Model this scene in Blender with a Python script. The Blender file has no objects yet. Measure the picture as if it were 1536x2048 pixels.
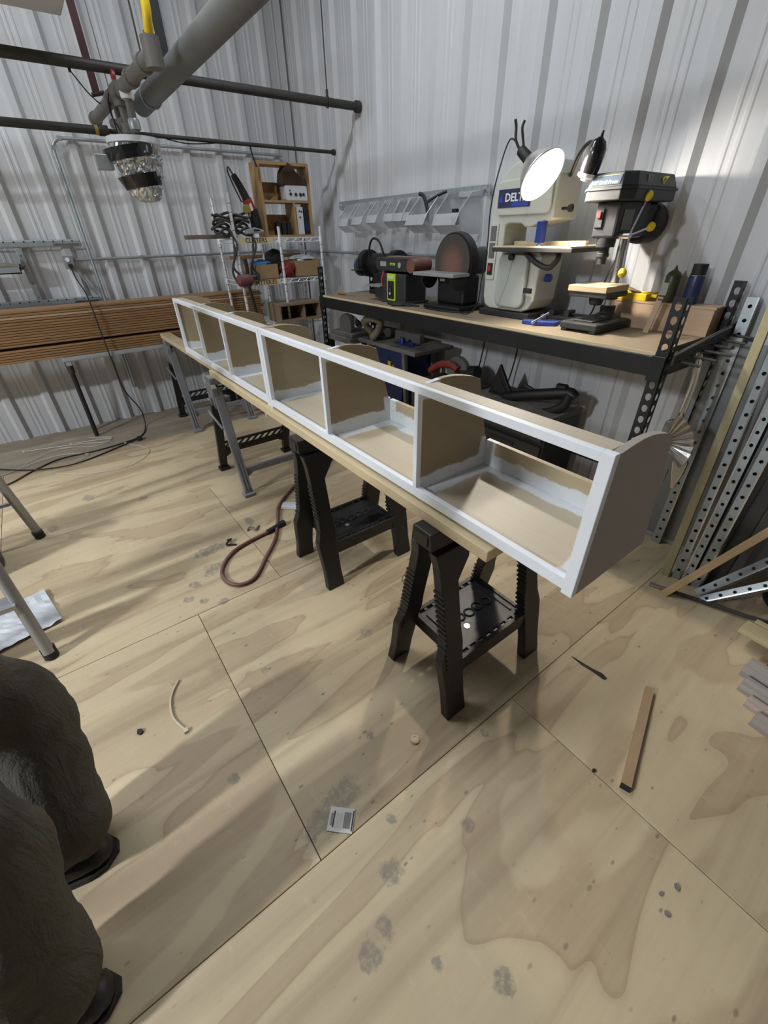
import bpy, bmesh, math, random
from mathutils import Vector, Matrix, noise as mnoise
random.seed(7)
S = bpy.context.scene
COL = S.collection
pi = math.pi

# ---------------------------------------------------------------- camera
cam_d = bpy.data.cameras.new('camera'); cam = bpy.data.objects.new('camera', cam_d); COL.objects.link(cam)
cam_d.sensor_fit = 'VERTICAL'; cam_d.sensor_height = 36.0; cam_d.lens = 840.0/2048.0*36.0
cam_d.clip_start = 0.02; cam_d.clip_end = 60
RX = Vector((0.597, 0.802, -0.018)); FW = Vector((-0.674, 0.490, -0.553)); FW.normalize()
RX = (RX - FW*RX.dot(FW)).normalized(); UP = RX.cross(FW)
M = Matrix((RX, UP, -FW)).transposed().to_4x4(); M.translation = Vector((0, 0, 1.55))
cam.matrix_world = M
S.camera = cam

# ---------------------------------------------------------------- world, exposure
W = bpy.data.worlds.new('world'); S.world = W; W.use_nodes = True
W.node_tree.nodes['Background'].inputs[0].default_value = (0.62, 0.68, 0.78, 1)
W.node_tree.nodes['Background'].inputs[1].default_value = 0.25
S.view_settings.view_transform = 'Standard'; S.view_settings.look = 'None'
S.view_settings.exposure = 0.40; S.view_settings.gamma = 1.0; S.view_settings.use_curve_mapping = False

KEY_W = 250.0     # main hanging strip light behind the photographer's side of the room, watts
FILL_W = 42.0     # the weaker, unseen ceiling strips added as fill
LAMP_E = 640.0    # clamp work lamp bulb emission
CEIL_Z = 4.1
WX = -4.97        # left wall plane
WY = 2.60         # back wall plane

# ---------------------------------------------------------------- node helpers
class NT:
    def __init__(s, name):
        s.m = bpy.data.materials.new(name); s.m.use_nodes = True
        s.t = s.m.node_tree; s.b = s.t.nodes['Principled BSDF']; s.out = s.t.nodes['Material Output']
    def n(s, typ, **kw):
        x = s.t.nodes.new(typ)
        for k, v in kw.items(): setattr(x, k, v)
        return x
    def link(s, a, b): s.t.links.new(a, b)
    def inp(s, node, i, v):
        if hasattr(v, 'is_output') or isinstance(v, bpy.types.NodeSocket): s.t.links.new(v, node.inputs[i])
        elif v is not None: node.inputs[i].default_value = v
    def math(s, op, a, b=None, c=None, clamp=False):
        x = s.n('ShaderNodeMath', operation=op, use_clamp=clamp)
        s.inp(x, 0, a); s.inp(x, 1, b); s.inp(x, 2, c)
        return x.outputs[0]
    def coord(s, kind='Object'): return s.n('ShaderNodeTexCoord').outputs[kind]
    def pos(s): return s.n('ShaderNodeNewGeometry').outputs['Position']
    def mapping(s, vec, scale=(1,1,1), loc=(0,0,0), rot=(0,0,0)):
        x = s.n('ShaderNodeMapping'); s.link(vec, x.inputs[0])
        x.inputs['Scale'].default_value = scale; x.inputs['Location'].default_value = loc; x.inputs['Rotation'].default_value = rot
        return x.outputs[0]
    def noise(s, vec, scale=5, detail=3, rough=.5, dist=0.0, out=0):
        x = s.n('ShaderNodeTexNoise'); s.link(vec, x.inputs['Vector'])
        x.inputs['Scale'].default_value = scale; x.inputs['Detail'].default_value = detail
        x.inputs['Roughness'].default_value = rough; x.inputs['Distortion'].default_value = dist
        return x.outputs[out]
    def voro(s, vec, scale=5, rnd=1.0):
        x = s.n('ShaderNodeTexVoronoi'); s.link(vec, x.inputs['Vector']); x.inputs['Scale'].default_value = scale
        x.inputs['Randomness'].default_value = rnd
        return x
    def wave(s, vec, scale=5, dist=2, detail=2, dscale=1, axis='X'):
        x = s.n('ShaderNodeTexWave', bands_direction=axis); s.link(vec, x.inputs['Vector'])
        x.inputs['Scale'].default_value = scale; x.inputs['Distortion'].default_value = dist
        x.inputs['Detail'].default_value = detail; x.inputs['Detail Scale'].default_value = dscale
        return x.outputs['Fac']
    def ss(s, v, lo, hi):
        x = s.n('ShaderNodeMapRange', interpolation_type='SMOOTHSTEP'); s.inp(x, 0, v)
        x.inputs[1].default_value = lo; x.inputs[2].default_value = hi
        return x.outputs[0]
    def mix(s, f, a, b, mode='MIX'):
        x = s.n('ShaderNodeMix', data_type='RGBA', blend_type=mode)
        s.inp(x, 0, f)
        for i, v in ((6, a), (7, b)):
            if isinstance(v, (tuple, list)): v = (*v[:3], 1)
            s.inp(x, i, v)
        return x.outputs[2]
    def sep(s, vec):
        x = s.n('ShaderNodeSeparateXYZ'); s.link(vec, x.inputs[0]); return x.outputs
    def rnd(s): return s.n('ShaderNodeObjectInfo').outputs['Random']
    def bump(s, h, strength=.3, dist=.01):
        x = s.n('ShaderNodeBump'); s.link(h, x.inputs['Height']); x.inputs['Strength'].default_value = strength
        x.inputs['Distance'].default_value = dist; s.link(x.outputs[0], s.b.inputs['Normal'])
    def fin(s, color=None, rough=None, metal=None):
        if color is not None: s.inp(s.b, 'Base Color', (*color[:3], 1) if isinstance(color, (tuple, list)) else color)
        if rough is not None: s.inp(s.b, 'Roughness', rough)
        if metal is not None: s.inp(s.b, 'Metallic', metal)
        return s.m

MATS = {}
def flat(name, col, rough=.5, metal=0.0, var=.12, nscale=9.0, bump=0.0, dust=0.0, dustcol=(.45,.42,.36), spec=None):
    """plain coated / metal / plastic surface with slight mottling, optional dust that gathers on up-facing sides"""
    if name in MATS: return MATS[name]
    t = NT(name); c = t.coord()
    f = t.noise(c, nscale, 4, .6)
    a = tuple(max(0, x*(1-var)) for x in col); b = tuple(min(1, x*(1+var)) for x in col)
    k = t.mix(f, a, b)
    if dust > 0:
        g = t.n('ShaderNodeNewGeometry'); nz = t.sep(g.outputs['Normal'])[2]
        m = t.math('MULTIPLY', t.ss(nz, .3, .95), t.ss(t.noise(c, 6, 5, .7), .3, .7))
        k = t.mix(t.math('MULTIPLY', m, dust), k, dustcol)
    if bump > 0: t.bump(t.noise(c, nscale*6, 3, .6), bump, .004)
    if spec is not None: t.b.inputs['Specular IOR Level'].default_value = spec
    MATS[name] = t.fin(k, rough, metal); return MATS[name]

def wood(name, light, dark, axis='X', scale=1.0, rough=.6, ringscale=22, contrast=1.0):
    if name in MATS: return MATS[name]
    t = NT(name); c = t.coord()
    st = {'X': (1, 14, 14), 'Y': (14, 1, 14), 'Z': (14, 14, 1)}[axis]
    v = t.mapping(c, tuple(k*scale for k in st))
    ri = t.math('MULTIPLY', t.rnd(), 37.0)
    cm = t.n('ShaderNodeCombineXYZ'); t.inp(cm, 0, ri); t.inp(cm, 1, ri); t.inp(cm, 2, ri)
    ad = t.n('ShaderNodeVectorMath', operation='ADD'); t.link(v, ad.inputs[0]); t.link(cm.outputs[0], ad.inputs[1])
    v = ad.outputs[0]
    n1 = t.noise(v, 1.2, 5, .6, 1.2); n2 = t.noise(v, 6, 4, .6)
    w = t.math('FRACT', t.math('MULTIPLY', n1, ringscale*.35))
    f = t.math('ADD', t.math('MULTIPLY', w, .35*contrast), t.math('MULTIPLY', n2, .75*contrast))
    k = t.mix(t.math('SUBTRACT', f, .1, clamp=True), light, dark)
    k = t.mix(t.math('MULTIPLY', t.rnd(), .35), k, tuple(x*.8 for x in dark))
    t.bump(n2, .12, .002)
    MATS[name] = t.fin(k, rough); return MATS[name]

# ---------------------------------------------------------------- mesh helpers
class MB:
    def __init__(s): s.bm = bmesh.new()
    def face(s, pts):
        return s.bm.faces.new([s.bm.verts.new(p) for p in pts])
    def box(s, x0, x1, y0, y1, z0, z1, mtx=None):
        v = [(x0,y0,z0),(x1,y0,z0),(x1,y1,z0),(x0,y1,z0),(x0,y0,z1),(x1,y0,z1),(x1,y1,z1),(x0,y1,z1)]
        if mtx is not None: v = [mtx @ Vector(p) for p in v]
        v = [s.bm.verts.new(p) for p in v]
        for f in ((0,3,2,1),(4,5,6,7),(0,1,5,4),(1,2,6,5),(2,3,7,6),(3,0,4,7)): s.bm.faces.new([v[i] for i in f])
        return s
    def beam(s, a, b, w, h, up=(0,0,1), w2=None, h2=None):
        """rectangular bar from a to b; w across, h along 'up'"""
        a = Vector(a); b = Vector(b); d = (b-a).normalized(); up = Vector(up)
        side = d.cross(up)
        if side.length < 1e-4: side = d.cross(Vector((0,1,0)))
        side.normalize(); u = side.cross(d).normalized()
        w2 = w if w2 is None else w2; h2 = h if h2 is None else h2
        v = []
        for p, ww, hh in ((a, w, h), (b, w2, h2)):
            for sx, sy in ((-1,-1),(1,-1),(1,1),(-1,1)): v.append(s.bm.verts.new(p + side*sx*ww/2 + u*sy*hh/2))
        for f in ((0,3,2,1),(4,5,6,7),(0,1,5,4),(1,2,6,5),(2,3,7,6),(3,0,4,7)): s.bm.faces.new([v[i] for i in f])
        return s
    def prism(s, poly, d0, d1, plane='XZ'):
        """polygon extruded; plane XZ extrudes along Y, YZ along X, XY along Z"""
        def P(p, d):
            if plane == 'XZ': return (p[0], d, p[1])
            if plane == 'YZ': return (d, p[0], p[1])
            return (p[0], p[1], d)
        A = [s.bm.verts.new(P(p, d0)) for p in poly]; B = [s.bm.verts.new(P(p, d1)) for p in poly]
        n = len(poly)
        s.bm.faces.new(A); s.bm.faces.new(B[::-1])
        for i in range(n): s.bm.faces.new((A[i], B[i], B[(i+1) % n], A[(i+1) % n]))
        return s
    def tube(s, pts, r, seg=10, closed=False, caps=True):
        pts = [Vector(p) for p in pts]; n = len(pts)
        rr = r if isinstance(r, (list, tuple)) else [r]*n
        rings = []; prev = None
        for i, p in enumerate(pts):
            if closed: d = pts[(i+1) % n] - pts[i-1]
            else: d = pts[min(i+1, n-1)] - pts[max(i-1, 0)]
            if d.length < 1e-9: d = Vector((0,0,1))
            d.normalize()
            if prev is None:
                a = Vector((0,0,1)) if abs(d.z) < .9 else Vector((1,0,0))
                u = d.cross(a).normalized()
            else:
                u = (prev - d*prev.dot(d))
                u = u.normalized() if u.length > 1e-6 else d.orthogonal().normalized()
            prev = u; w = d.cross(u)
            rings.append([s.bm.verts.new(p + (u*math.cos(2*pi*k/seg) + w*math.sin(2*pi*k/seg))*rr[i]) for k in range(seg)])
        m = n if closed else n-1
        for i in range(m):
            a, b = rings[i], rings[(i+1) % n]
            for k in range(seg): s.bm.faces.new((a[k], a[(k+1) % seg], b[(k+1) % seg], b[k]))
        if caps and not closed:
            s.bm.faces.new(rings[0][::-1]); s.bm.faces.new(rings[-1])
        return s
    def cyl(s, a, b, r, seg=16, r2=None): return s.tube([a, b], [r, r if r2 is None else r2], seg)
    def lathe(s, prof, seg=20, center=(0,0,0), axis='Z', caps=True):
        """prof: list of (radius, height) along axis"""
        c = Vector(center); rings = []
        for r, h in prof:
            ring = []
            for k in range(seg):
                a = 2*pi*k/seg; x, y = r*math.cos(a), r*math.sin(a)
                p = {'Z': (x, y, h), 'Y': (x, h, -y), 'X': (h, x, y)}[axis]
                ring.append(s.bm.verts.new(c + Vector(p)))
            rings.append(ring)
        for a, b in zip(rings, rings[1:]):
            for k in range(seg): s.bm.faces.new((a[k], a[(k+1) % seg], b[(k+1) % seg], b[k]))
        if caps:
            s.bm.faces.new(rings[0][::-1]); s.bm.faces.new(rings[-1])
        return s
    def perf(s, o, u, v, width, length, pitch, hr, th, cols=1, margin=0.0, tear=0.0, seg=8):
        """perforated sheet strip: o corner, u across (width), v along (length), real punched holes"""
        o = Vector(o); u = Vector(u).normalized(); v = Vector(v).normalized(); n = u.cross(v).normalized()
        rows = int((length-2*margin)/pitch); margin = (length-rows*pitch)/2; cw = width/cols
        def quad(a0, a1, b0, b1):
            for off in (0, -th):
                p = [o+u*a0+v*b0+n*off, o+u*a1+v*b0+n*off, o+u*a1+v*b1+n*off, o+u*a0+v*b1+n*off]
                s.face(p if off == 0 else p[::-1])
        for b0, b1 in ((0, margin), (length-margin, length)):
            if b1-b0 > 1e-4: quad(0, width, b0, b1)
        for c in range(cols):
            for r in range(rows):
                cu = (c+.5)*cw; cv = margin+(r+.5)*pitch
                hu, hv = cw/2, pitch/2
                outer = [(hu,0),(hu,hv),(0,hv),(-hu,hv),(-hu,0),(-hu,-hv),(0,-hv),(hu,-hv)]
                inner = []
                for k in range(8):
                    a = k*pi/4; rr = hr*(1+tear*max(0, -math.sin(a))); inner.append((rr*math.cos(a)*(1-.45*tear*max(0, -math.sin(a))), rr*math.sin(a)))
                P = lambda q, off: o+u*(cu+q[0])+v*(cv+q[1])+n*off
                F = [s.bm.verts.new(P(q, 0)) for q in outer]; I = [s.bm.verts.new(P(q, 0)) for q in inner]
                F2 = [s.bm.verts.new(P(q, -th)) for q in outer]; I2 = [s.bm.verts.new(P(q, -th)) for q in inner]
                for k in range(8):
                    j = (k+1) % 8
                    s.bm.faces.new((F[k], F[j], I[j], I[k])); s.bm.faces.new((F2[j], F2[k], I2[k], I2[j]))
                    s.bm.faces.new((I[k], I[j], I2[j], I2[k]))
        # outer rim
        for a, b in (((0,0),(width,0)),((width,0),(width,length)),((width,length),(0,length)),((0,length),(0,0))):
            A = o+u*a[0]+v*a[1]; B = o+u*b[0]+v*b[1]
            s.face([A, A-n*th, B-n*th, B])
        return s
    def xf(s, m):
        bmesh.ops.transform(s.bm, matrix=m, verts=s.bm.verts); return s

def link(name, me, parent=None, loc=None):
    o = bpy.data.objects.new(name, me); COL.objects.link(o)
    if parent is not None: o.parent = parent
    if loc is not None: o.location = loc
    return o
def obj(name, mb, m, parent=None, smooth=False, bevel=0.0, loc=None, label=None, seg=2, weld=False, sub=0):
    if weld: bmesh.ops.remove_doubles(mb.bm, verts=mb.bm.verts, dist=1e-5)
    bmesh.ops.recalc_face_normals(mb.bm, faces=mb.bm.faces)
    me = bpy.data.meshes.new(name); mb.bm.to_mesh(me); mb.bm.free()
    me.materials.append(m)
    o = link(name, me, parent, loc)
    if smooth:
        me.polygons.foreach_set('use_smooth', [True]*len(me.polygons))
        me.set_sharp_from_angle(angle=math.radians(38))
    if bevel > 0:
        b = o.modifiers.new('bevel', 'BEVEL'); b.width = bevel; b.segments = seg; b.limit_method = 'ANGLE'; b.angle_limit = math.radians(40)
    if sub:
        d = o.modifiers.new('sub', 'SUBSURF'); d.levels = sub; d.render_levels = sub
    if label: o['label'] = label
    return o
def tag(o, label, cat, group=None, kind=None):
    o['label'] = label; o['category'] = cat
    if group: o['group'] = group
    if kind: o['kind'] = kind
    return o
def thing(name, label, cat, loc=(0,0,0), rotz=0.0, group=None):
    o = bpy.data.objects.new(name, None); COL.objects.link(o); o.empty_display_size = .05
    o.location = loc; o.rotation_euler = (0, 0, rotz)
    return tag(o, label, cat, group)
def struct(o): o['kind'] = 'structure'; return o
def copy_tree(root, loc, rotz=None, label=None):
    r = root.copy(); COL.objects.link(r); r.location = loc
    if rotz is not None: r.rotation_euler = (0, 0, rotz)
    if label: r['label'] = label
    for ch in list(root.children):
        c = ch.copy(); COL.objects.link(c); c.parent = r
        for g in ch.children:
            d = g.copy(); COL.objects.link(d); d.parent = c
    return r
def text(name, s, size, m, parent, mtx, extrude=.0006, bold=0.0, label=None):
    cu = bpy.data.curves.new(name, 'FONT'); cu.body = s; cu.size = size; cu.extrude = extrude; cu.offset = bold
    cu.align_x = 'CENTER'; cu.align_y = 'CENTER'; cu.resolution_u = 2
    tmp = bpy.data.objects.new('tmp_text', cu); COL.objects.link(tmp)
    bpy.context.view_layer.update()
    dg = bpy.context.evaluated_depsgraph_get()
    me = bpy.data.meshes.new_from_object(tmp.evaluated_get(dg)); bpy.data.objects.remove(tmp); bpy.data.curves.remove(cu)
    me.transform(mtx); me.materials.clear(); me.materials.append(m)
    o = link(name, me, parent)
    if label: o['label'] = label
    return o
def facing(loc, normal, up=(0,0,1)):
    """matrix that lays text (XY plane, +Z front) at loc facing normal"""
    n = Vector(normal).normalized(); u = Vector(up); x = u.cross(n).normalized(); y = n.cross(x)
    m = Matrix((x, y, n)).transposed().to_4x4(); m.translation = Vector(loc); return m
def smooth_path(pts, n=8):
    P = [Vector(p) for p in pts]; out = []
    for i in range(len(P)-1):
        p0 = P[max(i-1, 0)]; p1 = P[i]; p2 = P[i+1]; p3 = P[min(i+2, len(P)-1)]
        for k in range(n):
            t = k/n
            out.append(.5*((2*p1)+(p2-p0)*t+(2*p0-5*p1+4*p2-p3)*t*t+(3*p1-p0-3*p2+p3)*t*t*t))
    out.append(P[-1]); return out
def arc(cx, cy, r, a0, a1, n=8):
    return [(cx+r*math.cos(math.radians(a0+(a1-a0)*k/n)), cy+r*math.sin(math.radians(a0+(a1-a0)*k/n))) for k in range(n+1)]
def rrect(x0, x1, z0, z1, r, n=4):
    return arc(x1-r, z1-r, r, 0, 90, n)+arc(x0+r, z1-r, r, 90, 180, n)+arc(x0+r, z0+r, r, 180, 270, n)+arc(x1-r, z0+r, r, 270, 360, n)
# ---------------------------------------------------------------- shared materials
m_white = flat('primer_white', (.82,.86,.92), .55, var=.05, nscale=14, bump=.05)
m_black = flat('black_plastic', (.011,.011,.012), .45, var=.3, dust=.06, dustcol=(.2,.19,.17))
m_blackmetal = flat('black_powdercoat', (.010,.0105,.012), .42, var=.25)
m_grayplast = flat('gray_plastic', (.20,.205,.22), .42, var=.18, dust=.6, dustcol=(.50,.49,.47))
m_rubber = flat('black_rubber', (.012,.012,.013), .6)
m_steel = flat('bright_steel', (.62,.62,.63), .25, 1.0, var=.1)
m_galv = flat('galvanized_steel', (.40,.44,.46), .42, .55, var=.22, nscale=25)
m_chrome = flat('chrome', (.82,.83,.85), .38, .35, var=.03)
m_iron = flat('dark_cast_iron', (.045,.043,.040), .55, .2, var=.4, dust=.35, dustcol=(.14,.12,.095))
m_graypipe = flat('gray_conduit_paint', (.15,.155,.15), .5, .2, var=.2, dust=.3)
m_red = flat('red_plastic', (.35,.03,.025), .45)
m_blue = flat('blue_plastic', (.012,.035,.22), .4, dust=.15)
m_yellow = flat('yellow_plastic', (.78,.55,.02), .4)
m_card = flat('cardboard', (.33,.22,.11), .8, var=.15)
m_dustgray = flat('dusty_gray_machine', (.13,.125,.12), .7, var=.3, dust=.7)
m_pale = flat('pale_gray_enamel', (.55,.56,.50), .35, var=.06, dust=.25, dustcol=(.45,.4,.3))
w_pine = wood('pine', (.74,.62,.40), (.55,.42,.24), 'X', contrast=.8)
w_pineY = wood('pine_y', (.66,.52,.30), (.45,.31,.15), 'Y')
w_maple = wood('raw_maple_edge', (.62,.54,.42), (.44,.36,.26), 'X', contrast=.8)
w_cedar = wood('brown_board', (.42,.25,.12), (.22,.115,.045), 'Y')
w_cubby = wood('box_pine', (.52,.34,.15), (.32,.18,.07), 'Z')
w_deck = wood('particle_deck', (.30,.235,.155), (.19,.145,.095), 'X', scale=2.5, contrast=.6)

# ---------------------------------------------------------------- floor: plywood sheets on a slab
def floor_mat(name, light, dark, dark_mix=0.0):
    t = NT(name); p = t.pos()
    ri = t.math('MULTIPLY', t.rnd(), 53.0)
    cm = t.n('ShaderNodeCombineXYZ'); t.inp(cm, 0, ri); t.inp(cm, 1, ri); t.inp(cm, 2, ri)
    def off(v):
        ad = t.n('ShaderNodeVectorMath', operation='ADD'); t.link(v, ad.inputs[0]); t.link(cm.outputs[0], ad.inputs[1]); return ad.outputs[0]
    v1 = off(t.mapping(p, (2.2, .55, 1)))
    n1 = t.noise(v1, 1.15, 3, .5, .6)                                   # slow field whose contour lines are the cathedral grain
    ring = t.math('PINGPONG', t.math('MULTIPLY', n1, 9.0), 1.0)
    line = t.math('SUBTRACT', 1.0, t.ss(ring, 0.0, .16))
    patch = t.ss(t.math('FRACT', t.math('MULTIPLY', n1, 4.5)), .45, .55)
    fine = t.noise(off(t.mapping(p, (60, 3.0, 1))), 1.0, 5, .65)
    blot = t.noise(off(p), 2.3, 6, .62)
    f = t.math('ADD', t.math('MULTIPLY', patch, .42), t.math('MULTIPLY', line, .22))
    f = t.math('ADD', f, t.math('MULTIPLY', fine, .40)); f = t.math('ADD', f, t.math('MULTIPLY', t.math('SUBTRACT', blot, .5), .75))
    k = t.mix(t.math('SUBTRACT', f, .12, clamp=True), light, dark)
    band = t.noise(off(t.mapping(p, (7.5, .30, 1))), 1.0, 4, .6, .5)
    k = t.mix(t.math('MULTIPLY', t.ss(band, .48, .70), .5), k, tuple(x*.82 for x in dark))
    # sawdust-pale scuffs
    sc = t.ss(t.noise(off(t.mapping(p, (3, 8, 1))), 2.4, 7, .75), .56, .78)
    k = t.mix(t.math('MULTIPLY', sc, .35), k, (.70, .63, .49))
    # grime specks
    vo = t.voro(t.mapping(p, (1, .5, 1), rot=(0, 0, -.35)), 40)
    big = t.ss(t.noise(p, 1.7, 4, .6), .36, .62)
    sp = t.math('MULTIPLY', t.math('SUBTRACT', 1.0, t.ss(t.math('ADD', vo.outputs['Distance'], t.math('MULTIPLY', t.sep(vo.outputs['Color'])[0], .38)), .13, .25)), big)
    k = t.mix(t.math('MULTIPLY', sp, .72), k, (.13, .11, .09))
    # spilled stain / paint blotches: (x, y, radius, stretch)
    wob = t.noise(p, 16, 5, .7)
    xyz = t.sep(p); acc = None
    for (bx, by, r, sy) in STAINS:
        dx = t.math('SUBTRACT', xyz[0], bx); dy = t.math('MULTIPLY', t.math('SUBTRACT', xyz[1], by), sy)
        d = t.math('SQRT', t.math('ADD', t.math('MULTIPLY', dx, dx), t.math('MULTIPLY', dy, dy)))
        d = t.math('ADD', d, t.math('MULTIPLY', t.math('SUBTRACT', wob, .5), r*2.6))
        mk = t.math('SUBTRACT', 1.0, t.ss(d, r*.55, r*1.0))
        acc = mk if acc is None else t.math('MAXIMUM', acc, mk)
    k = t.mix(t.math('MULTIPLY', t.math('MULTIPLY', acc, t.ss(t.noise(p, 45, 4, .7), .25, .6)), .62), k, (.16, .145, .14))
    if dark_mix > 0:
        dn = t.ss(t.noise(p, 3.5, 6, .7), .25, .75)
        k = t.mix(t.math('ADD', t.math('MULTIPLY', dn, dark_mix*.5), dark_mix*.5), k, (.20, .17, .135))
    t.bump(t.math('ADD', fine, t.math('MULTIPLY', line, -.4)), .16, .003)
    return t.fin(k, .62)
STAINS = [(-1.12,.70,.032,1.0),(-.36,.26,.040,1.0),(-.275,.175,.032,1.2),(-.255,.115,.034,.9),(-.62,.245,.05,.6),(-.585,.16,.05,.7),
          (-2.02,.27,.06,.8),(-1.95,.16,.035,1.0),(-1.86,.10,.03,1.0),(-1.80,.16,.028,1.0),(-1.74,.24,.03,1.0),(-.72,.44,.025,1.0),(-.30,.52,.024,1.0),
          (-3.35,-.18,.06,1.0),(-3.05,-.42,.05,1.0),(-3.1,.12,.035,1.0),(-.02,.35,.03,1.0),(-.88,-.02,.022,1.0),(-.14,.24,.018,1.0),(-1.22,.24,.02,1.0),
          (-.46,.34,.018,1.0),(-.47,.78,.025,1.4),(-2.2,.33,.05,.35),(-2.35,.62,.07,2.2)]
m_floor = floor_mat('plywood_floor', (.60,.49,.315), (.36,.255,.155))
m_floor_dark = floor_mat('plywood_floor_dark', (.42,.36,.27), (.26,.21,.15), .45)  # darker tone for the sheets along the side wall

mb = MB(); mb.box(WX-.3, 3.2, -5.5, WY+.3, -.14, -.022)
floor = struct(obj('floor', mb, flat('concrete_slab', (.16,.15,.14), .8, bump=.3)))
sx = [-.503+1.2225*k for k in range(-4, 4)]
joint_y = {-4: .9, -3: 1.75, -2: .55, -1: .108, 0: .975, 1: .2, 2: 1.3}
def sheet(x0, x1, y0, y1, m):
    b = MB(); g = .0012
    b.box(x0+g-(x0+x1)/2, x1-g-(x0+x1)/2, y0+g-(y0+y1)/2, y1-g-(y0+y1)/2, -.020, random.uniform(-.0012, 0))
    return obj('plywood_sheet', b, m, floor, loc=((x0+x1)/2, (y0+y1)/2, 0), bevel=.0012, seg=1)
for k in range(-4, 3):
    x0 = max(sx[k+4], WX+.01) if k > -4 else WX-.02; x1 = sx[k+5]
    if k == -4 or x1 < -3.9: x0 = max(x0, WX-.02)
    ys = [-5.4]
    y = joint_y[k]
    while y > -5.4+.3: y -= 2.44
    y += 2.44
    while y < WY-.05: ys.append(y); y += 2.44
    ys.append(WY+.03)
    for a, b in zip(ys, ys[1:]): sheet(x0, x1, a, b, m_floor_dark if x1 < -3.9 else m_floor)

# ---------------------------------------------------------------- ribbed metal walls, built panel by panel
def wall_mat():
    t = NT('ribbed_white_steel'); c = t.pos()
    z = t.sep(c)[2]
    streak = t.noise(t.mapping(c, (22, 22, .35)), 1.0, 5, .6)
    blot = t.noise(c, 1.7, 5, .6)
    k = t.mix(streak, (.545,.55,.565), (.60,.61,.63))
    k = t.mix(t.math('MULTIPLY', t.ss(blot, .5, .75), .25), k, (.45,.44,.42))
    dark_mix = t.math('MULTIPLY', t.ss(t.noise(t.mapping(c, (9, 9, 4)), 3.0, 6, .75), .64, .76), .22)  # sparse dirt blotches on the steel
    k = t.mix(dark_mix, k, (.30,.28,.25))
    return t.fin(k, .45)
m_wall = wall_mat()
PITCH_B, PITCH_L = .298, .29
def rib_profile(u0, n, pitch, first):
    """profile points (u, w) for n ribs starting at flat u0"""
    P = []
    for i in range(n):
        c = u0 + (i+.5)*pitch
        a = c - pitch/2
        P += [(a, 0)]
        # minor ribs either side of the flats, then main rib
        for q in (.16, .30):
            mC = a + pitch*q - pitch*.02
            P += [(mC-.013, 0), (mC-.006, .0032), (mC+.006, .0032), (mC+.013, 0)]
        r = a + pitch*.68
        P += [(r-.048, 0), (r-.022, .030), (r+.022, .030), (r+.052, 0)]
        P += [(a+pitch, 0)]
    out = []
    for p in P:
        if not out or abs(out[-1][0]-p[0]) > 1e-5: out.append(p)
    return out
def wall_panels(root, axis, origin, u_start, u_end, pitch, sign, z1):
    per = 3; u = u_start; k = 0
    while u < u_end-1e-3:
        prof = rib_profile(0, per, pitch, 0)
        prof[0] = (-.012, .0035); prof.insert(1, (.010, .0035))
        b = MB(); lift = .0015*(k % 2)
        for (a, wa), (c, wc) in zip(prof, prof[1:]):
            if axis == 'X':   # wall running along X, faces -Y
                b.face([(a, -wa-lift, 0), (c, -wc-lift, 0), (c, -wc-lift, z1), (a, -wa-lift, z1)])
            else:             # wall running along Y, faces +X
                b.face([(wa+lift, a, 0), (wc+lift, c, 0), (wc+lift, c, z1), (wa+lift, a, z1)])
        o = obj('metal_panel', b, m_wall, root, loc=((u, origin, 0) if axis == 'X' else (origin, u, 0)), weld=True)
        # screw heads down the flats
        sm = MB()
        for q in range(per):
            for zz in (.12, 1.05, 2.1, 3.2):
                uu = pitch*(q+.56)
                if axis == 'X': sm.lathe([(.007, -.004-lift), (.007, -lift)], 6, (uu, 0, zz), 'Y')
                else: sm.lathe([(.007, lift), (.007, .004+lift)], 6, (0, uu, zz), 'X')
        s_ = obj('screw_heads', sm, m_galv, o); s_['kind'] = 'stuff'
        u += per*pitch; k += 1
m_back = flat('wall_backing', (.3,.3,.3), .8); m_far = flat('dark_far_wall', (.13,.13,.135), .8)
mb = MB(); mb.box(WX-.2, 3.2, WY+.02, WY+.12, -.14, CEIL_Z)
wall_back = struct(obj('wall_back', mb, m_back))
wall_panels(wall_back, 'X', WY, -1.160-.68*PITCH_B-.0-PITCH_B*15, 3.1, PITCH_B, -1, CEIL_Z)
for c in list(wall_back.children):
    if c.location.x < WX-.35: 
        for g in list(c.children): bpy.data.objects.remove(g)
        bpy.data.objects.remove(c)
mb = MB(); mb.box(WX-.12, WX-.02, -5.5, WY+.12, -.14, CEIL_Z)
wall_left = struct(obj('wall_left', mb, m_back))
wall_panels(wall_left, 'Y', WX, 1.51-.68*PITCH_L-PITCH_L*24+PITCH_L*.0, WY+.2, PITCH_L, 1, CEIL_Z)
for w in (wall_left,):
    for c in list(w.children):
        if c.location.y > WY-.05:
            for g in list(c.children): bpy.data.objects.remove(g)
            bpy.data.objects.remove(c)
mb = MB(); mb.box(3.1, 3.2, -5.5, WY+.1, -.14, CEIL_Z)
struct(obj('wall_right', mb, m_far))
mb = MB(); mb.box(WX-.1, 3.2, -5.6, -5.5, -.14, CEIL_Z)
struct(obj('wall_front', mb, m_far))
mb = MB(); mb.box(WX-.2, 3.3, -5.6, WY+.2, CEIL_Z, CEIL_Z+.1)
ceiling = struct(obj('ceiling', mb, flat('ceiling_insulation', (.16,.16,.165), .8)))
# corner trim where the two walls meet
mb = MB(); mb.box(WX-.01, WX+.05, WY-.034, WY-.031, 0, CEIL_Z); mb.box(WX+.031, WX+.034, WY-.09, WY-.031, 0, CEIL_Z)
struct(obj('trim_1', mb, m_wall))

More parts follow.
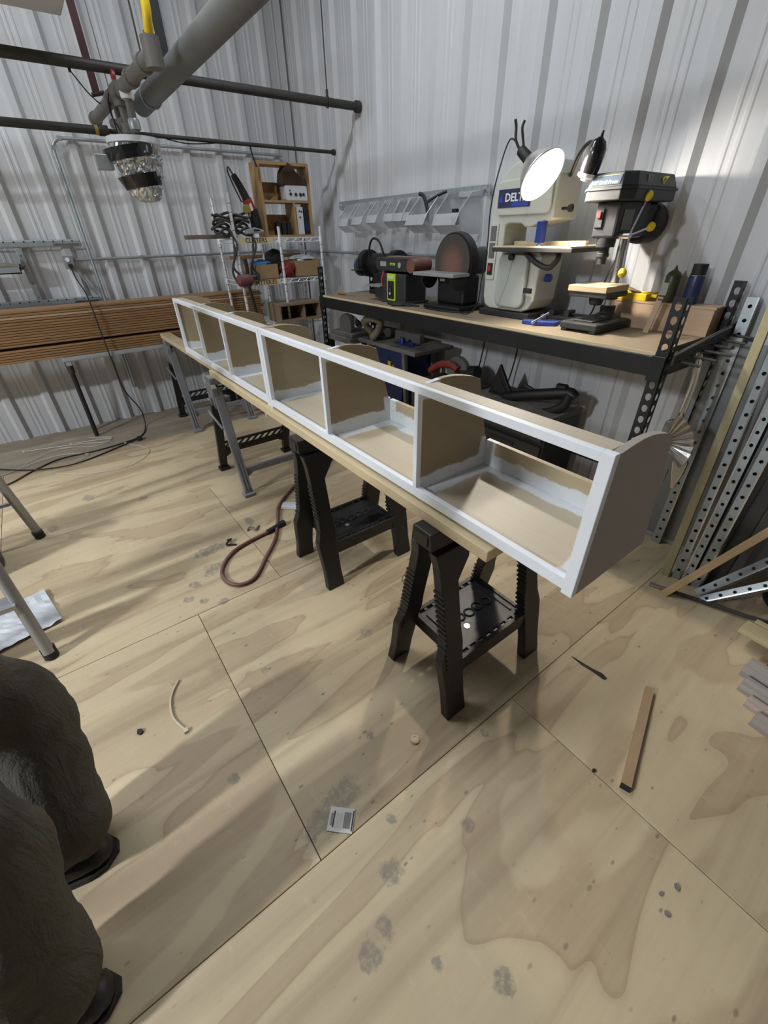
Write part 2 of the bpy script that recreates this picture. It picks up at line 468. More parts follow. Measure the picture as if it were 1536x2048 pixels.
# ceiling strip lights (out of view; the weaker ones are added for fill)
m_tube = NT('fluorescent_tube'); m_tube.b.inputs['Emission Color'].default_value = (.88,.95,1,1); m_tube.b.inputs['Emission Strength'].default_value = 6.0
m_tube = m_tube.fin((.9,.9,.9), .3)
def strip_light(x, y, watts, label, length=2.4, z=CEIL_Z-.02):
    t = thing('strip_light', label, 'light fixture', (x, y, z), 0, 'ceiling strip lights')
    if z < CEIL_Z-.1:
        for k in (-1, 1): q = MB(); q.cyl((0, k*length*.4, 0), (0, k*length*.4, CEIL_Z-z), .006, 6); obj('hanger_rod', q, m_iron, t)
    b = MB(); b.prism([(-.12,0),(.12,0),(.08,-.07),(-.08,-.07)], -length/2, length/2, 'XZ'); obj('housing', b, m_white, t)
    for s in (-1, 1):
        b = MB(); b.cyl((s*.045, -length/2+.03, -.09), (s*.045, length/2-.03, -.09), .015, 10); obj('tube', b, m_tube, t, smooth=True)
    L = bpy.data.lights.new('strip_glow', 'AREA'); L.shape = 'RECTANGLE'; L.size = .2; L.size_y = length; L.energy = watts; L.color = (.90,.95,1.0)
    o = bpy.data.objects.new('strip_glow', L); COL.objects.link(o); o.parent = t; o.location = (0, 0, -.13)
strip_light(-3.6, -1.7, FILL_W, 'added white fill strip light on the ceiling towards the ribbed side wall')
strip_light(-1.35, -4.3, KEY_W, 'white fluorescent strip light hung over the open plywood floor', 1.2, 3.45)
strip_light(-2.4, .6, FILL_W, 'added white fill strip light on the ceiling over the cabinets')

# ---------------------------------------------------------------- cabinets
def panel_mat(name, zones, light=(.42,.35,.235), dark=(.32,.25,.155), axis='Y'):
    t = NT(name); c = t.coord(); xyz = t.sep(c)
    st = {'X': (1.5, 22, 22), 'Y': (22, 1.5, 22)}[axis]
    g = t.noise(t.mapping(c, st), 1.6, 5, .6, .8); g2 = t.noise(c, 3.5, 3)
    k = t.mix(t.math('ADD', t.math('MULTIPLY', g, .8), t.math('SUBTRACT', t.math('MULTIPLY', g2, .6), .2), clamp=True), light, dark)
    wob = t.math('MULTIPLY', t.math('SUBTRACT', t.noise(t.mapping(c, (6, 6, 6)), 1.3, 5, .65), .5), .055)
    acc = None
    for z in zones:           # each zone: list of (axis, sign, limit) that must all hold -> brushed-on primer
        m = None
        for ax, sg, lim in z:
            d = t.math('MULTIPLY', t.math('SUBTRACT', t.math('ADD', xyz['XYZ'.index(ax)], wob), lim), sg)
            q = t.ss(d, -.004, .006); m = q if m is None else t.math('MULTIPLY', m, q)
        acc = m if acc is None else t.math('MAXIMUM', acc, m)
    if acc is not None:
        br = t.ss(t.noise(t.mapping(c, (30, 30, 30)), 1.0, 4, .7), .15, .55)
        k = t.mix(t.math('MULTIPLY', acc, t.math('ADD', t.math('MULTIPLY', br, .25), .72)), k, (.72,.755,.79))
    return t.fin(k, .5)
m_taupe = flat('primed_taupe_panel', (.36,.315,.285), .6, var=.05, nscale=40)
def cabinet(label, x0, x1, divs, side_r, y0=.765, z0=.828, drop=.0):
    t = thing('bookcase_cabinet', label, 'cabinet', (x0, y0, z0))
    L = x1-x0; TH = .018; FZ = .030
    def prof(d0=0.0, zb=0.0):
        return [(d0, zb), (d0, .366)]+[(.07, .372), (.105, .374), (.14, .372), (.18, .365), (.22, .355), (.252, .342), (.338, max(.004, zb))]
    for i, u in enumerate((0, L-TH)):
        b = MB(); b.prism([p for p in prof(.018)], u, u+TH, 'YZ')
        zone = [[('Z', -1, FZ+.05)], [('Y', 1, .29), ('Z', -1, .13)]]
        m = side_r if i == 1 else panel_mat('end_panel_ply', zone)
        obj('end_panel', b, m, t, bevel=.0012, seg=1)
    for d in divs:
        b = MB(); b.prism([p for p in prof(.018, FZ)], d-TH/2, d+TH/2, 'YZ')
        obj('divider', b, panel_mat('divider_ply_shaded', [[('Z', -1, FZ+.050)], [('Y', 1, .285), ('Z', -1, .14)], [('Z', 1, .325), ('Y', -1, .085)]], (.34,.275,.175), (.25,.19,.11)), t, bevel=.0012, seg=1)  # divider plywood toned darker, shade of the bays put into its colour
        b = MB(); b.box(d-.0085, d+.0085, -.0004, .018, FZ+.0132, .3458); obj('edge_band', b, m_white, t, bevel=.001, seg=1, label='white painted front edge of the divider')
    zones = [[('Y', 1, .275)], [('X', -1, .06)], [('X', 1, L-.07)]]
    for d in divs: zones += [[('X', 1, d-.015), ('X', -1, d+.055)]]
    b = MB(); b.box(TH, L-TH, .018, .335, FZ-.018, FZ); obj('bottom_panel', b, panel_mat('bottom_ply', zones, (.62,.55,.42), (.49,.41,.29), 'X'), t, bevel=.001, seg=1)
    ends = [0]+list(divs)+[L]
    for a, c in zip(ends, ends[1:]):
        a2 = a+(TH if a == 0 else TH/2); c2 = c-(TH if c == L else TH/2)
        b = MB(); b.box(a2, c2, .316, .334, FZ, FZ+.092)
        obj('back_rail', b, panel_mat('back_rail_ply', [[('Z', -1, FZ+.048)], [('X', -1, a2+.045)], [('X', 1, c2-.04)]], (.52,.43,.29), (.42,.33,.2), 'X'), t, bevel=.001, seg=1)
    b = MB(); b.box(TH, L-TH, .018, .070, .350, .368); obj('top_strip', b, w_maple, t, bevel=.0015, seg=1, label='unpainted wood strip along the top')
    b = MB(); b.box(.028, L-.028, 0, .018, .346, .368); obj('top_rail', b, m_white, t, bevel=.001, seg=1)
    b = MB(); b.box(.028, L-.028, 0, .018, .010, FZ+.013); obj('bottom_rail', b, m_white, t, bevel=.001, seg=1)
    for u in (0, L-.028):
        b = MB(); b.box(u, u+.028, -.001, .018, 0, .369); obj('stile', b, m_white, t, bevel=.001, seg=1)
    return t
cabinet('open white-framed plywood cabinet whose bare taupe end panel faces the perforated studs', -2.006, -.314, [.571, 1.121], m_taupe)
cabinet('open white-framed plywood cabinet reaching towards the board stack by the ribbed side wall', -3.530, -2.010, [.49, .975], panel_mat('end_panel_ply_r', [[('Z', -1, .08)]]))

# 2x4 lumber under the cabinets
def plank(name, label, cat, x0, x1, y0, y1, z0, z1, m, group=None, bevel=.003, jitter=0):
    cx, cy = (x0+x1)/2, (y0+y1)/2
    b = MB(); b.box(x0-cx, x1-cx, y0-cy, y1-cy, 0, z1-z0)
    o = obj(name, b, m, None, bevel=bevel, loc=(cx, cy, z0)); return tag(o, label, cat, group)
SH = .790
plank('lumber_board', 'pale pine two-by-four with bark edge carrying the cabinets across the black sawhorses', 'board', -2.935, -.549, .742, .831, SH, SH+.038, w_pine)
plank('lumber_board', 'short pine two-by-four poking out past the cabinet end over a gray sawhorse', 'board', -4.487, -2.945, .790, .879, SH, SH+.038, w_pine)
plank('lumber_board', 'pine two-by-four under the open back of the cabinets', 'board', -3.40, -.60, 1.00, 1.089, SH, SH+.038, w_pine)

# ---------------------------------------------------------------- black folding sawhorses with tray
def leg_prism(mb, top, foot, wt, wf, th, plane_y, bulge=True):
    pass
def black_sawhorse(label):
    """origin on the floor at the horse's centre; beam along Y"""
    t = thing('folding_sawhorse', label, 'sawhorse', (0,0,0))
    yh = .26; H = SH
    b = MB()
    b.prism([(-.05,H-.062),(.05,H-.062),(.043,H),(-.043,H)], -.28, .28, 'XZ'); obj('beam', b, m_black, t, bevel=.004)
    for k in (-1, 1):
        b = MB(); b.box(-.03, .03, k*.281-.002, k*.281+.002, H-.05, H-.012); obj('end_cap', b, m_black, t)
    for sx_ in (-1, 1):
        for sy_ in (-1, 1):
            # wide shoulder under the beam, long flat shank, flared knee and foot
            def P(z):           # centre line x at height z
                return sx_*(.040+(H-.06-z)/(H-.06)*.130)
            prof = [(H-.075,.085),(H-.13,.075),(H-.20,.044),(.46,.043),(.40,.043),(.33,.050),(.27,.058),(.20,.055),(.10,.050),(0,.054)]
            b = MB(); rings = []
            for z, w in prof:
                cy = sy_*(yh-.045 - (.03 if z > H-.14 else .0)*1.0 + (.0 if z > .3 else .012)); cx = P(z); th = .020
                rings.append([b.bm.verts.new(p) for p in ((cx-th, cy-w, z),(cx+th, cy-w, z),(cx+th, cy+w*.75, z),(cx-th, cy+w*.75, z))])
            for r0, r1 in zip(rings, rings[1:]):
                for i in range(4): b.bm.faces.new((r0[i], r0[(i+1) % 4], r1[(i+1) % 4], r1[i]))
            b.bm.faces.new(rings[0]); b.bm.faces.new(rings[-1][::-1])
            leg = obj('leg', b, m_black, t, bevel=.004)
            b = MB()
            for q in range(16):
                z = .56-q*.021
                w = .044 if z > .34 else .05
                cy = sy_*(yh-.045); b.box(P(z)-.022, P(z)+.022, cy-w-.003, cy-w+.004, z-.005, z+.005)
            obj('grip_ridges', b, m_black, leg)
    # folding tray between the legs
    z = .245
    b = MB(); b.box(-.118, .118, -yh+.085, yh-.075, z-.012, z); tr = obj('tray', b, m_black, t, bevel=.003)
    for s in (-1, 1):
        b = MB(); b.box(s*.138-.009, s*.138+.009, -yh+.06, yh-.06, z-.065, z+.004); rl = obj('tray_rail', b, m_black, t, bevel=.002)
        b = MB()
        for q in range(9): b.box(s*.124-.008, s*.124+.008, -.17+q*.0425-.007, -.17+q*.0425+.007, z-.012, z+.002)
        obj('rail_tabs', b, m_black, rl)['kind'] = 'stuff'
        b = MB(); b.box(-.118, .118, s*(yh-.082)-.008, s*(yh-.082)+.008, z-.05, z+.006); obj('tray_rim', b, m_black, tr, bevel=.002)
        b = MB(); b.box(-.095, .095, s*.146-.004, s*.146+.004, z, z+.005); obj('tray_bead', b, m_black, tr, bevel=.001)
    b = MB()
    for q in range(5):
        y = -.10+q*.05; b.tube([(math.cos(a)*.02-.005*(q % 2), y+math.sin(a)*.022, z+.002) for a in [2*pi*i/10 for i in range(10)]], .004, 5, closed=True)
    obj('clip_slots', b, m_rubber, tr)
    b = MB(); b.lathe([(.012, z), (.012, z+.003)], 12, (.045, -.06, 0)); obj('rivet', b, m_steel, tr)
    return t
h1 = black_sawhorse('black plastic folding sawhorse standing under the taupe-ended half of the cabinets')
h1.location = (-.775, .985, 0)
copy_tree(h1, (-1.656, .985, 0), label='black plastic folding sawhorse between the red air hose and its twin')

def gray_sawhorse(label):
    t = thing('plastic_sawhorse', label, 'sawhorse', (0,0,0)); H = SH; yl = .27
    b = MB(); b.prism([(-.045,H-.05),(.045,H-.05),(.05,H-.01),(.045,H),(-.045,H),(-.05,H-.01)], -.30, .30, 'XZ'); obj('beam', b, m_grayplast, t, bevel=.006)
    for k in (-1, 1):      # Y-shaped head plates
        b = MB(); b.prism([(-.075,H-.065),(-.05,H-.045),(.05,H-.045),(.075,H-.065),(.045,H-.21),(.02,H-.14),(-.02,H-.14),(-.045,H-.21)], k*.285-.018, k*.285+.018, 'XZ')
        obj('head_plate', b, m_grayplast, t, bevel=.005)
    for sx_ in (-1, 1):
        m = m_grayplast if sx_ > 0 else m_black
        for sy_ in (-1, 1):
            a = (sx_*.035, sy_*(yl-.005), H-.07); f = (sx_*.258, sy_*yl, .022)
            b = MB(); b.beam(a, f, .062, .030, (sx_, 0, .4), .055, .03); leg = obj('leg', b, m, t, bevel=.004)
            b = MB()
            for q in (-.021, 0, .021):
                b.beam((a[0]+sx_*.012, a[1]+q, a[2]-.06), (f[0]+sx_*.012, f[1]+q, f[2]+.03), .010, .018, (sx_, 0, .4))
            obj('flute', b, m, leg)
            b = MB(); b.box(f[0]-.035, f[0]+.035, f[1]-.04, f[1]+.04, 0, .024); obj('foot', b, m, leg, bevel=.006)
        X = lambda z: sx_*(.258-(z-.022)/(H-.092)*.223)
        b = MB(); b.beam((X(.17), -yl, .17), (X(.17), yl, .17), .022, .045, (0,0,1)); 
        b.beam((X(.155), -yl, .12), (X(.17), -yl+.09, .17), .02, .03); b.beam((X(.155), yl, .12), (X(.17), yl-.09, .17), .02, .03)
        obj('crossbar', b, m, t, bevel=.004)
        b = MB()
        z0_, z1_ = .195, .245
        b.beam((X(z1_), -yl, z1_), (X(z1_), yl, z1_), .016, .016)
        for q in range(9): b.beam((X(z0_), -yl+.03+q*.055, z0_), (X(z1_), -yl+.08+q*.055, z1_), .012, .012)
        if sx_ < 0: obj('lattice_brace', b, m, t)
        else: b.bm.free()
    b = MB(); b.tube([(.10,-.30,.46),(-.06,-.315,.52),(-.12,-.31,.53)], .008, 6); obj('brace_arm', b, m_grayplast, t, smooth=True)
    return t
g1 = gray_sawhorse('dusty gray plastic sawhorse under the joint between the two pine two-by-fours')
g1.location = (-2.925, 1.015, 0)
copy_tree(g1, (-4.375, 1.08, 0), label='dusty gray plastic sawhorse beside the ribbed wall under the board stack')
# ---------------------------------------------------------------- workbench (boltless steel rack)
BZ = 1.118; BY0 = 1.98; BY1 = 2.555
wb = thing('workbench', 'black steel rack workbench with particle-board top along the ribbed back wall', 'workbench', (0, 0, 0))
def rack_post(xc, yc, sx_, sy_, ztop):
    """L-angle post: corner at (xc, yc); flanges run inward by sx_, sy_"""
    p = None; b = MB(); w = .050
    # flange in XZ plane (faces front/back)
    b.perf((min(xc, xc+sx_*w), yc, 0), (1,0,0), (0,0,1), w, ztop, .0508, .0125, .002*(1 if sy_ > 0 else -1), 1, 0, .7)
    b.perf((xc, min(yc, yc+sy_*w), 0), (0,1,0), (0,0,1), w, ztop, .0508, .0125, .002*(1 if sx_ < 0 else -1), 1, 0, .7)
    return obj('post', b, m_blackmetal, wb)
XL, XR = -3.60, -.735
for (x, sx_) in ((XL, 1), (XR, -1)):
    rack_post(x, BY0, sx_, 1, 1.325); rack_post(x, BY1, sx_, -1, 1.345)
def zbeam(y0, y1):
    b = MB(); b.box(XL+.03, XR-.045, y0, y1, 1.022, 1.104)
    return b
obj('front_beam', zbeam(BY0-.006, BY0+.03), m_blackmetal, wb, bevel=.004)
obj('rear_beam', zbeam(BY1-.035, BY1), m_blackmetal, wb, bevel=.004)
for x in (XL, XR-.046):
    b = MB(); b.box(x+.004, x+.040, BY0+.01, BY1-.01, 1.022, 1.096); obj('side_beam', b, m_blackmetal, wb, bevel=.004)
for x in (XL, XR-.058):
    b = MB(); b.box(x, x+.056, BY0-.010, BY0-.002, 1.005, 1.108); obj('beam_bracket', b, m_blackmetal, wb, bevel=.003)
b = MB(); b.box(XL+.05, XR-.052, BY0+.004, BY1-.004, BZ-.013, BZ); obj('top_board', b, w_deck, wb, bevel=.0015)
b = MB(); b.box(XL+.05, XR-.052, BY0+.001, BY0+.004, BZ-.015, BZ-.001); obj('board_edge', b, w_pine, wb)
# lower cross beam low down
b = MB(); b.box(XL+.03, XR-.045, BY1-.035, BY1, .30, .36); obj('rear_beam', b, m_blackmetal, wb, bevel=.004)

# steel tool rack with pegs at the bench end
tr = thing('tool_rack', 'dark steel bar with hanging pegs and handles across the bench end', 'tool rack', (XR+.012, 2.25, 0))
b = MB(); b.beam((.006, -.26, 1.100), (.006, .33, 1.155), .010, .05); obj('bar', b, m_iron, tr, bevel=.002)
b = MB(); b.beam((.012, -.27, 1.122), (.012, .25, 1.168), .004, .004); obj('edge_strip', b, m_steel, tr)
for k in range(6):
    y = -.2+k*.095
    b = MB(); b.cyl((.0, y, 1.085+.009*k), (.085+.02*(k % 3), y+.01, 1.078+.009*k), .006, 8); obj('peg', b, m_iron, tr, smooth=True)

# shiny ribbed metal scoop hanging from the pegs
sc = thing('metal_scoop', 'shiny metal scoop with ribbed curved back hanging by its long wire handle', 'scoop', (-.690, 2.20, .50))
m_shiny = flat('polished_tin', (.72,.70,.68), .22, 1.0, var=.08)
for s in (-1, 1):
    b = MB(); b.tube(smooth_path([(.008*s, .02+.015*s, .235), (.0, .03+.022*s, .45), (-.015, .03+.02*s, .56), (-.02, .03+.012*s, .585), (-.02, .03, .590)], 5), .008, 8); obj('handle', b, m_shiny, sc, smooth=True)
b = MB(); fc = Vector((-.022, .0, .180))
for i in range(18):
    def P(q, r, yy): a = math.radians(78-112*q/18); return fc+Vector((r*math.cos(a), yy+(-.02*r/.1), r*1.15*math.sin(a)))
    y0, y1 = ((.0, .012), (.012, .0))[i % 2]
    b.face([P(i,.018,y0), P(i,.135,y0), P(i+1,.135,y1), P(i+1,.018,y1)])
o = obj('ribbed_fan', b, m_shiny, sc, weld=True); md = o.modifiers.new('s', 'SOLIDIFY'); md.thickness = .002
b = MB(); b.prism([(.045,.10),(.06,.135),(.09,.14),(.108,.11),(.105,.05),(.092,-.03),(.080,-.03),(.062,.04)], .004, .03, 'XZ'); obj('spout', b, m_shiny, sc, bevel=.003)
b = MB(); b.prism([(-.055,.27),(-.015,.29),(.0,.21),(.055,.13),(.068,.06),(.074,.0),(.03,.05),(-.06,.16)], .03, .075, 'XZ'); obj('pan', b, flat('shaded_tin', (.30,.30,.30), .4, .8), sc, bevel=.006)  # pan tin coloured darker to carry its shade

# ---------------------------------------------------------------- band saw
bs = thing('band_saw', 'cream benchtop band saw with dark badge standing on the workbench', 'band saw', (-1.80, 2.22, BZ), 0)
m_cream = flat('cream_enamel', (.52,.53,.475), .38, var=.05, dust=.2, dustcol=(.5,.42,.3))
m_saw_cover = flat('gray_green_cover', (.40,.42,.39), .42, var=.05)
b = MB(); b.box(-.17, .20, -.02, .26, 0, .035); obj('base', b, m_rubber, bs, bevel=.006)
outline = [(-.165,.10),(-.150,.055),(-.11,.037),(.13,.037),(.175,.055),(.20,.10),(.215,.315),(.19,.34),(-.045,.345),(-.055,.36),(-.055,.455),(-.03,.465),(.05,.462),(.075,.445),(.115,.445),(.20,.468),(.245,.475),(.245,.66),(.20,.72)]+arc(.03,.55,.185,70,180,8)[0:8]+[(-.165,.54)]
b = MB(); b.prism(outline, 0, .20, 'XZ'); obj('frame', b, m_cream, bs, bevel=.010, seg=3)
b = MB(); b.prism(rrect(-.055, .150, .055, .325, .045), -.030, .002, 'XZ'); obj('lower_cover', b, m_saw_cover, bs, bevel=.012, seg=3)
b = MB(); b.prism(rrect(-.120, .225, .50, .655, .03), -.012, .002, 'XZ'); obj('upper_cover', b, m_cream, bs, bevel=.006)
m_badge = flat('navy_badge', (.022,.028,.085), .35)
b = MB(); b.box(-.112, .10, -.0145, -.011, .535, .615); bd = obj('badge', b, m_badge, bs)
m_print = flat('white_print', (.75,.77,.80), .5)
m_pblue = flat('blue_print', (.03,.06,.35), .4)
text('badge_lettering', 'DELTA', .050, m_print, bd, facing((.010, -.0152, .577), (0,-1,0)), bold=.0012, label='white letters DELTA')
b = MB(); b.prism([(-.105,.558),(-.075,.558),(-.090,.598)], -.0162, -.0144, 'XZ'); obj('badge_triangle', b, m_pblue, bd)
b = MB(); b.prism([(-.02,.538),(.09,.538),(.09,.560),(-.01,.560)], -.0162, -.0144, 'XZ'); obj('badge_bar', b, m_pblue, bd)
b = MB(); b.prism(rrect(-.158, -.095, .19, .47, .008), -.006, .002, 'XZ'); ss_ = obj('side_strip', b, m_cream, bs, bevel=.003)
for i, (z0, z1, m) in enumerate(((.385,.455,m_dustgray),(.300,.375,m_dustgray),(.215,.275,m_rubber))):
    b = MB(); b.box(-.146, -.108, -.009, -.005, z0, z1); obj('label_plate' if i < 2 else 'switch_well', b, m, ss_)
b = MB(); b.box(-.137, -.117, -.016, -.008, .232, .262); obj('switch', b, m_red, ss_, bevel=.003)
b = MB(); b.box(.165, .205, -.018, .02, .375, .47); obj('blade_guard', b, m_blue, bs, bevel=.004)
b = MB(); b.box(.181, .183, 0, .012, .345, .47); obj('blade', b, m_steel, bs)
b = MB(); b.lathe([(.004,0),(.012,.004),(.012,.012),(.004,.016)], 10, (.185, -.010, .362), 'Y'); obj('guide_bearing', b, m_steel, bs)
b = MB(); b.box(-.055, .44, -.09, .25, .336, .356); tb = obj('table', b, m_iron, bs, bevel=.003)
b = MB(); b.box(-.05, .43, -.088, .248, .356, .362); obj('table_top_board', b, w_pine, tb, bevel=.001)
b = MB(); b.box(-.045, .40, .08, .11, .362, .382); obj('rip_fence', b, w_pine, tb, bevel=.002)
b = MB(); b.tube(smooth_path([(.12,-.02,.335),(.19,-.02,.29),(.27,-.01,.265),(.31,.0,.30),(.30,.02,.335)], 5), .014, 8); obj('trunnion', b, m_iron, bs, smooth=True)
for z in (.31,):
    b = MB(); b.lathe([(.006,-.02),(.016,-.018),(.016,.0)], 10, (.05, -.035, z), 'Y'); obj('table_knob', b, m_rubber, bs)
b = MB(); b.cyl((.245,.06,.52), (.285,.06,.52), .006, 8); b.lathe([(.016,.285),(.018,.300),(.010,.306)], 10, (0,.06,.52), 'X'); obj('tension_knob', b, m_rubber, bs, smooth=True)
b = MB(); b.cyl((.20,.08,.21), (.235,.08,.21), .020, 10); obj('side_knob', b, m_blue, bs, smooth=True)
b = MB(); b.box(.152, .20, -.034, -.02, .14, .165); obj('latch', b, m_rubber, bs)

# ---------------------------------------------------------------- drill press
dp = thing('drill_press', 'dark gray benchtop drill press with yellow-knobbed feed handle', 'drill press', (-1.235, 2.28, BZ), 0)
m_dp = flat('charcoal_enamel', (.024,.026,.027), .52, var=.15, dust=.12, dustcol=(.25,.23,.2))
b = MB(); b.prism([(-.10,-.17),(.10,-.17),(.10,.14),(-.10,.14)], .012, .045, 'XY'); b.box(-.095,-.06,-.165,.135,0,.014); b.box(.06,.095,-.165,.135,0,.014); obj('base', b, m_dp, dp, bevel=.008)
b = MB(); b.box(-.05, .05, -.13, .02, .045, .052); obj('base_slot_plate', b, m_iron, dp, bevel=.002)
b = MB(); b.lathe([(.055,.045),(.05,.06),(.036,.068),(.036,.10),(.0,.10)], 18, (0,.08,0)); obj('column_flange', b, m_dp, dp, smooth=True)
b = MB(); b.cyl((0,.08,.09), (0,.08,.56), .023, 18); obj('column', b, m_steel, dp, smooth=True)
b = MB(); b.lathe([(.034,.13),(.034,.165)], 14, (0,.08,0)); b.beam((0,.07,.150), (0,-.06,.152), .04, .03); b.lathe([(.028,.115),(.034,.135),(.034,.155)], 14, (0,-.05,0)); obj('table_bracket', b, m_dp, dp, bevel=.003)
b = MB(); b.box(-.098, .098, -.145, .045, .155, .178); obj('table', b, m_iron, dp, bevel=.004)
b = MB(); b.box(-.105, .095, -.150, .050, .178, .205); obj('sacrificial_board', b, wood('pale_block', (.66,.54,.36), (.5,.37,.22), 'X'), dp, bevel=.003)
b = MB(); b.prism([(-.055,-.13),(.055,-.13),(.062,.115),(-.062,.115)], .395, .535, 'XY'); hd = obj('head', b, m_dp, dp, bevel=.010)
b = MB(); b.lathe([(.040,.36),(.042,.40),(.042,.44)], 16, (0,-.085,0)); obj('quill_collar', b, m_dp, dp, smooth=True)
b = MB(); b.lathe([(.012,.285),(.020,.292),(.020,.318),(.026,.322),(.026,.334),(.022,.337),(.022,.345),(.016,.35),(.016,.37)], 16, (0,-.085,0)); obj('chuck', b, m_iron, dp, smooth=True)
cov = [(-.075,-.195),(.075,-.195),(.115,-.14),(.115,.20),(.085,.245),(-.085,.245),(-.115,.20),(-.115,-.14)]
b = MB(); b.prism(cov, .530, .572, 'XY'); obj('cover_tray', b, m_dp, dp, bevel=.004)
b = MB(); b.prism([(p[0]*1.04, p[1]*1.03) for p in cov], .568, .577, 'XY'); obj('cover_lip', b, m_dp, dp)
A = [(p[0], p[1]) for p in cov]; b = MB()
lo = [b.bm.verts.new((x, y, .577)) for x, y in A]; hi = [b.bm.verts.new((x*.86, y*.9, .628)) for x, y in A]
b.bm.faces.new(lo[::-1]); b.bm.faces.new(hi)
for i in range(8): b.bm.faces.new((lo[i], lo[(i+1) % 8], hi[(i+1) % 8], hi[i]))
cv = obj('belt_cover', b, m_dp, dp, bevel=.005)
fn = Vector((0, -.051, .020)).normalized()
b = MB(); b.box(-.062, .062, -.0015, .0015, -.017, .017, Matrix.Translation((0,-.187,.600)) @ Matrix.Rotation(math.radians(-21), 4, 'X')); lp = obj('front_label', b, flat('slate_label', (.05,.07,.10), .8, spec=.15), cv)
text('label_lettering', '8" Drill Press', .019, m_print, lp, facing((0,-.1905,.5935), (0,-.93,.36)), bold=.0004, label='small white print 8" Drill Press')
b = MB(); b.box(-.05, .05, -.001, .001, -.006, .006, Matrix.Translation((0,-.1825,.612)) @ Matrix.Rotation(math.radians(-21), 4, 'X')); obj('gold_strip', b, flat('gold_label', (.35,.33,.10), .4), lp)
b = MB(); b.box(.1135, .1165, -.06, -.02, .585, .618, Matrix.Translation((-.006,0,0))); obj('tape_patch', b, flat('gray_tape', (.20,.20,.20), .6), cv)
b = MB(); b.lathe([(.014,.108),(.014,.113)], 8, (0,.075,.600), 'X'); b.beam((.111,.075,.600), (.111,.095,.615), .016, .004); obj('yellow_sticker', b, flat('yellow_print', (.45,.38,.02), .5), cv)
b = MB(); b.box(-.045, -.010, -.138, -.128, .435, .505); sw = obj('switch_plate', b, m_rubber, dp, bevel=.002)
b = MB(); b.box(-.036, -.019, -.146, -.137, .470, .495); obj('switch', b, m_red, sw, bevel=.002)
b = MB(); b.box(.0575, .0600, -.09, -.01, .425, .50); obj('rating_plate', b, flat('plate_gray', (.16,.16,.155), .45), dp)
b = MB(); b.lathe([(.07,-.0),(.085,.02),(.085,.10),(.075,.125)], 20, (.0,.175,.45), 'Y'); b.box(-.06,.06,.11,.19,.40,.52); obj('motor', b, m_rubber, dp, smooth=True)
hub = Vector((.085,-.075,.405))
b = MB(); b.cyl((.04,-.075,.405), (.100,-.075,.405), .014, 12); fh = obj('feed_hub', b, m_steel, dp, smooth=True)
for ang in (75, 12, 262):
    a = math.radians(ang); tip = hub+Vector((.03, math.cos(a)*.135*.9+.0, math.sin(a)*.135))
    b = MB(); b.cyl(hub+Vector((.01,0,0)), tip, .0055, 8); sp = obj('feed_spoke', b, m_steel, dp, smooth=True)
    d = (tip-hub).normalized()
    b = MB(); b.tube([tip-d*.008, tip+d*.002, tip+d*.014, tip+d*.026, tip+d*.030], [.010,.017,.019,.012,.004], 12); obj('knob', b, m_yellow, sp, smooth=True, label='yellow ball knob')
b = MB(); b.tube(smooth_path([(-.02,.16,.42),(-.05,.10,.25),(-.11,.13,.05),(-.17,.16,.006)], 6), .004, 6); obj('power_cord', b, m_rubber, dp, smooth=True)

# ---------------------------------------------------------------- clamp work lamp (lit) and gooseneck lamp
LP = Vector((-1.520, 1.975, 1.782)); LN = Vector((.86,-.04,-.62)).normalized()
lamp = thing('clamp_lamp', 'lit clamp work lamp with bright metal reflector glaring over the bench', 'work lamp', LP)
rot = LN.to_track_quat('Z', 'Y').to_matrix().to_4x4()
m_refl = flat('spun_aluminium', (.80,.78,.74), .30, .9, var=.04)
b = MB(); pr = [(.105,.055),(.099,.042),(.083,.012),(.06,-.018),(.035,-.042),(.022,-.05)]
rings = []
for r, h in pr: rings.append([b.bm.verts.new((r*math.cos(2*pi*k/32), r*math.sin(2*pi*k/32), h)) for k in range(32)])
for r0, r1 in zip(rings, rings[1:]):
    for k in range(32): b.bm.faces.new((r0[k], r0[(k+1) % 32], r1[(k+1) % 32], r1[k]))
b.xf(rot); o = obj('reflector', b, m_refl, lamp, smooth=True); md = o.modifiers.new('s', 'SOLIDIFY'); md.thickness = .0015
b = MB(); b.tube([(.105*math.cos(2*pi*k/32), .105*math.sin(2*pi*k/32), .055) for k in range(32)], .003, 6, closed=True); b.xf(rot); obj('rim', b, m_refl, lamp, smooth=True)
b = MB(); b.lathe([(.022,-.05),(.024,-.06),(.022,-.115),(.012,-.125)], 14); b.xf(rot); obj('socket', b, m_rubber, lamp, smooth=True)
t_ = NT('lit_bulb'); t_.b.inputs['Emission Color'].default_value = (1,.93,.82,1); t_.b.inputs['Emission Strength'].default_value = LAMP_E
m_bulb = t_.fin((1,1,1), .3)
b = MB(); b.lathe([(.012,-.05),(.016,-.03),(.032,.0),(.034,.018),(.024,.04),(.008,.047)], 16); b.xf(rot); obj('bulb', b, m_bulb, lamp, smooth=True)
b = MB()
for s in (-1, 1): b.tube(smooth_path([(s*.012,0,-.105),(s*.024,.02,-.15),(s*.020,.05,-.185),(s*.03,.07,-.20)], 4), .006, 6)
b.xf(rot); obj('spring_clamp', b, m_iron, lamp, smooth=True)
b = MB()
back = -LN*.12
b.tube(smooth_path([back, back+Vector((-.05,-.02,.04)), Vector((-.16,-.06,-.02)), Vector((-.20,-.04,-.15)), Vector((-.215,-.02,-.30)), Vector((-.25,.0,-.45)), Vector((-.31,.05,-.58)), Vector((-.40,.07,-.645)), Vector((-.52,.10,-.648))], 7), .0035, 6)
obj('power_cord', b, m_rubber, lamp, smooth=True)

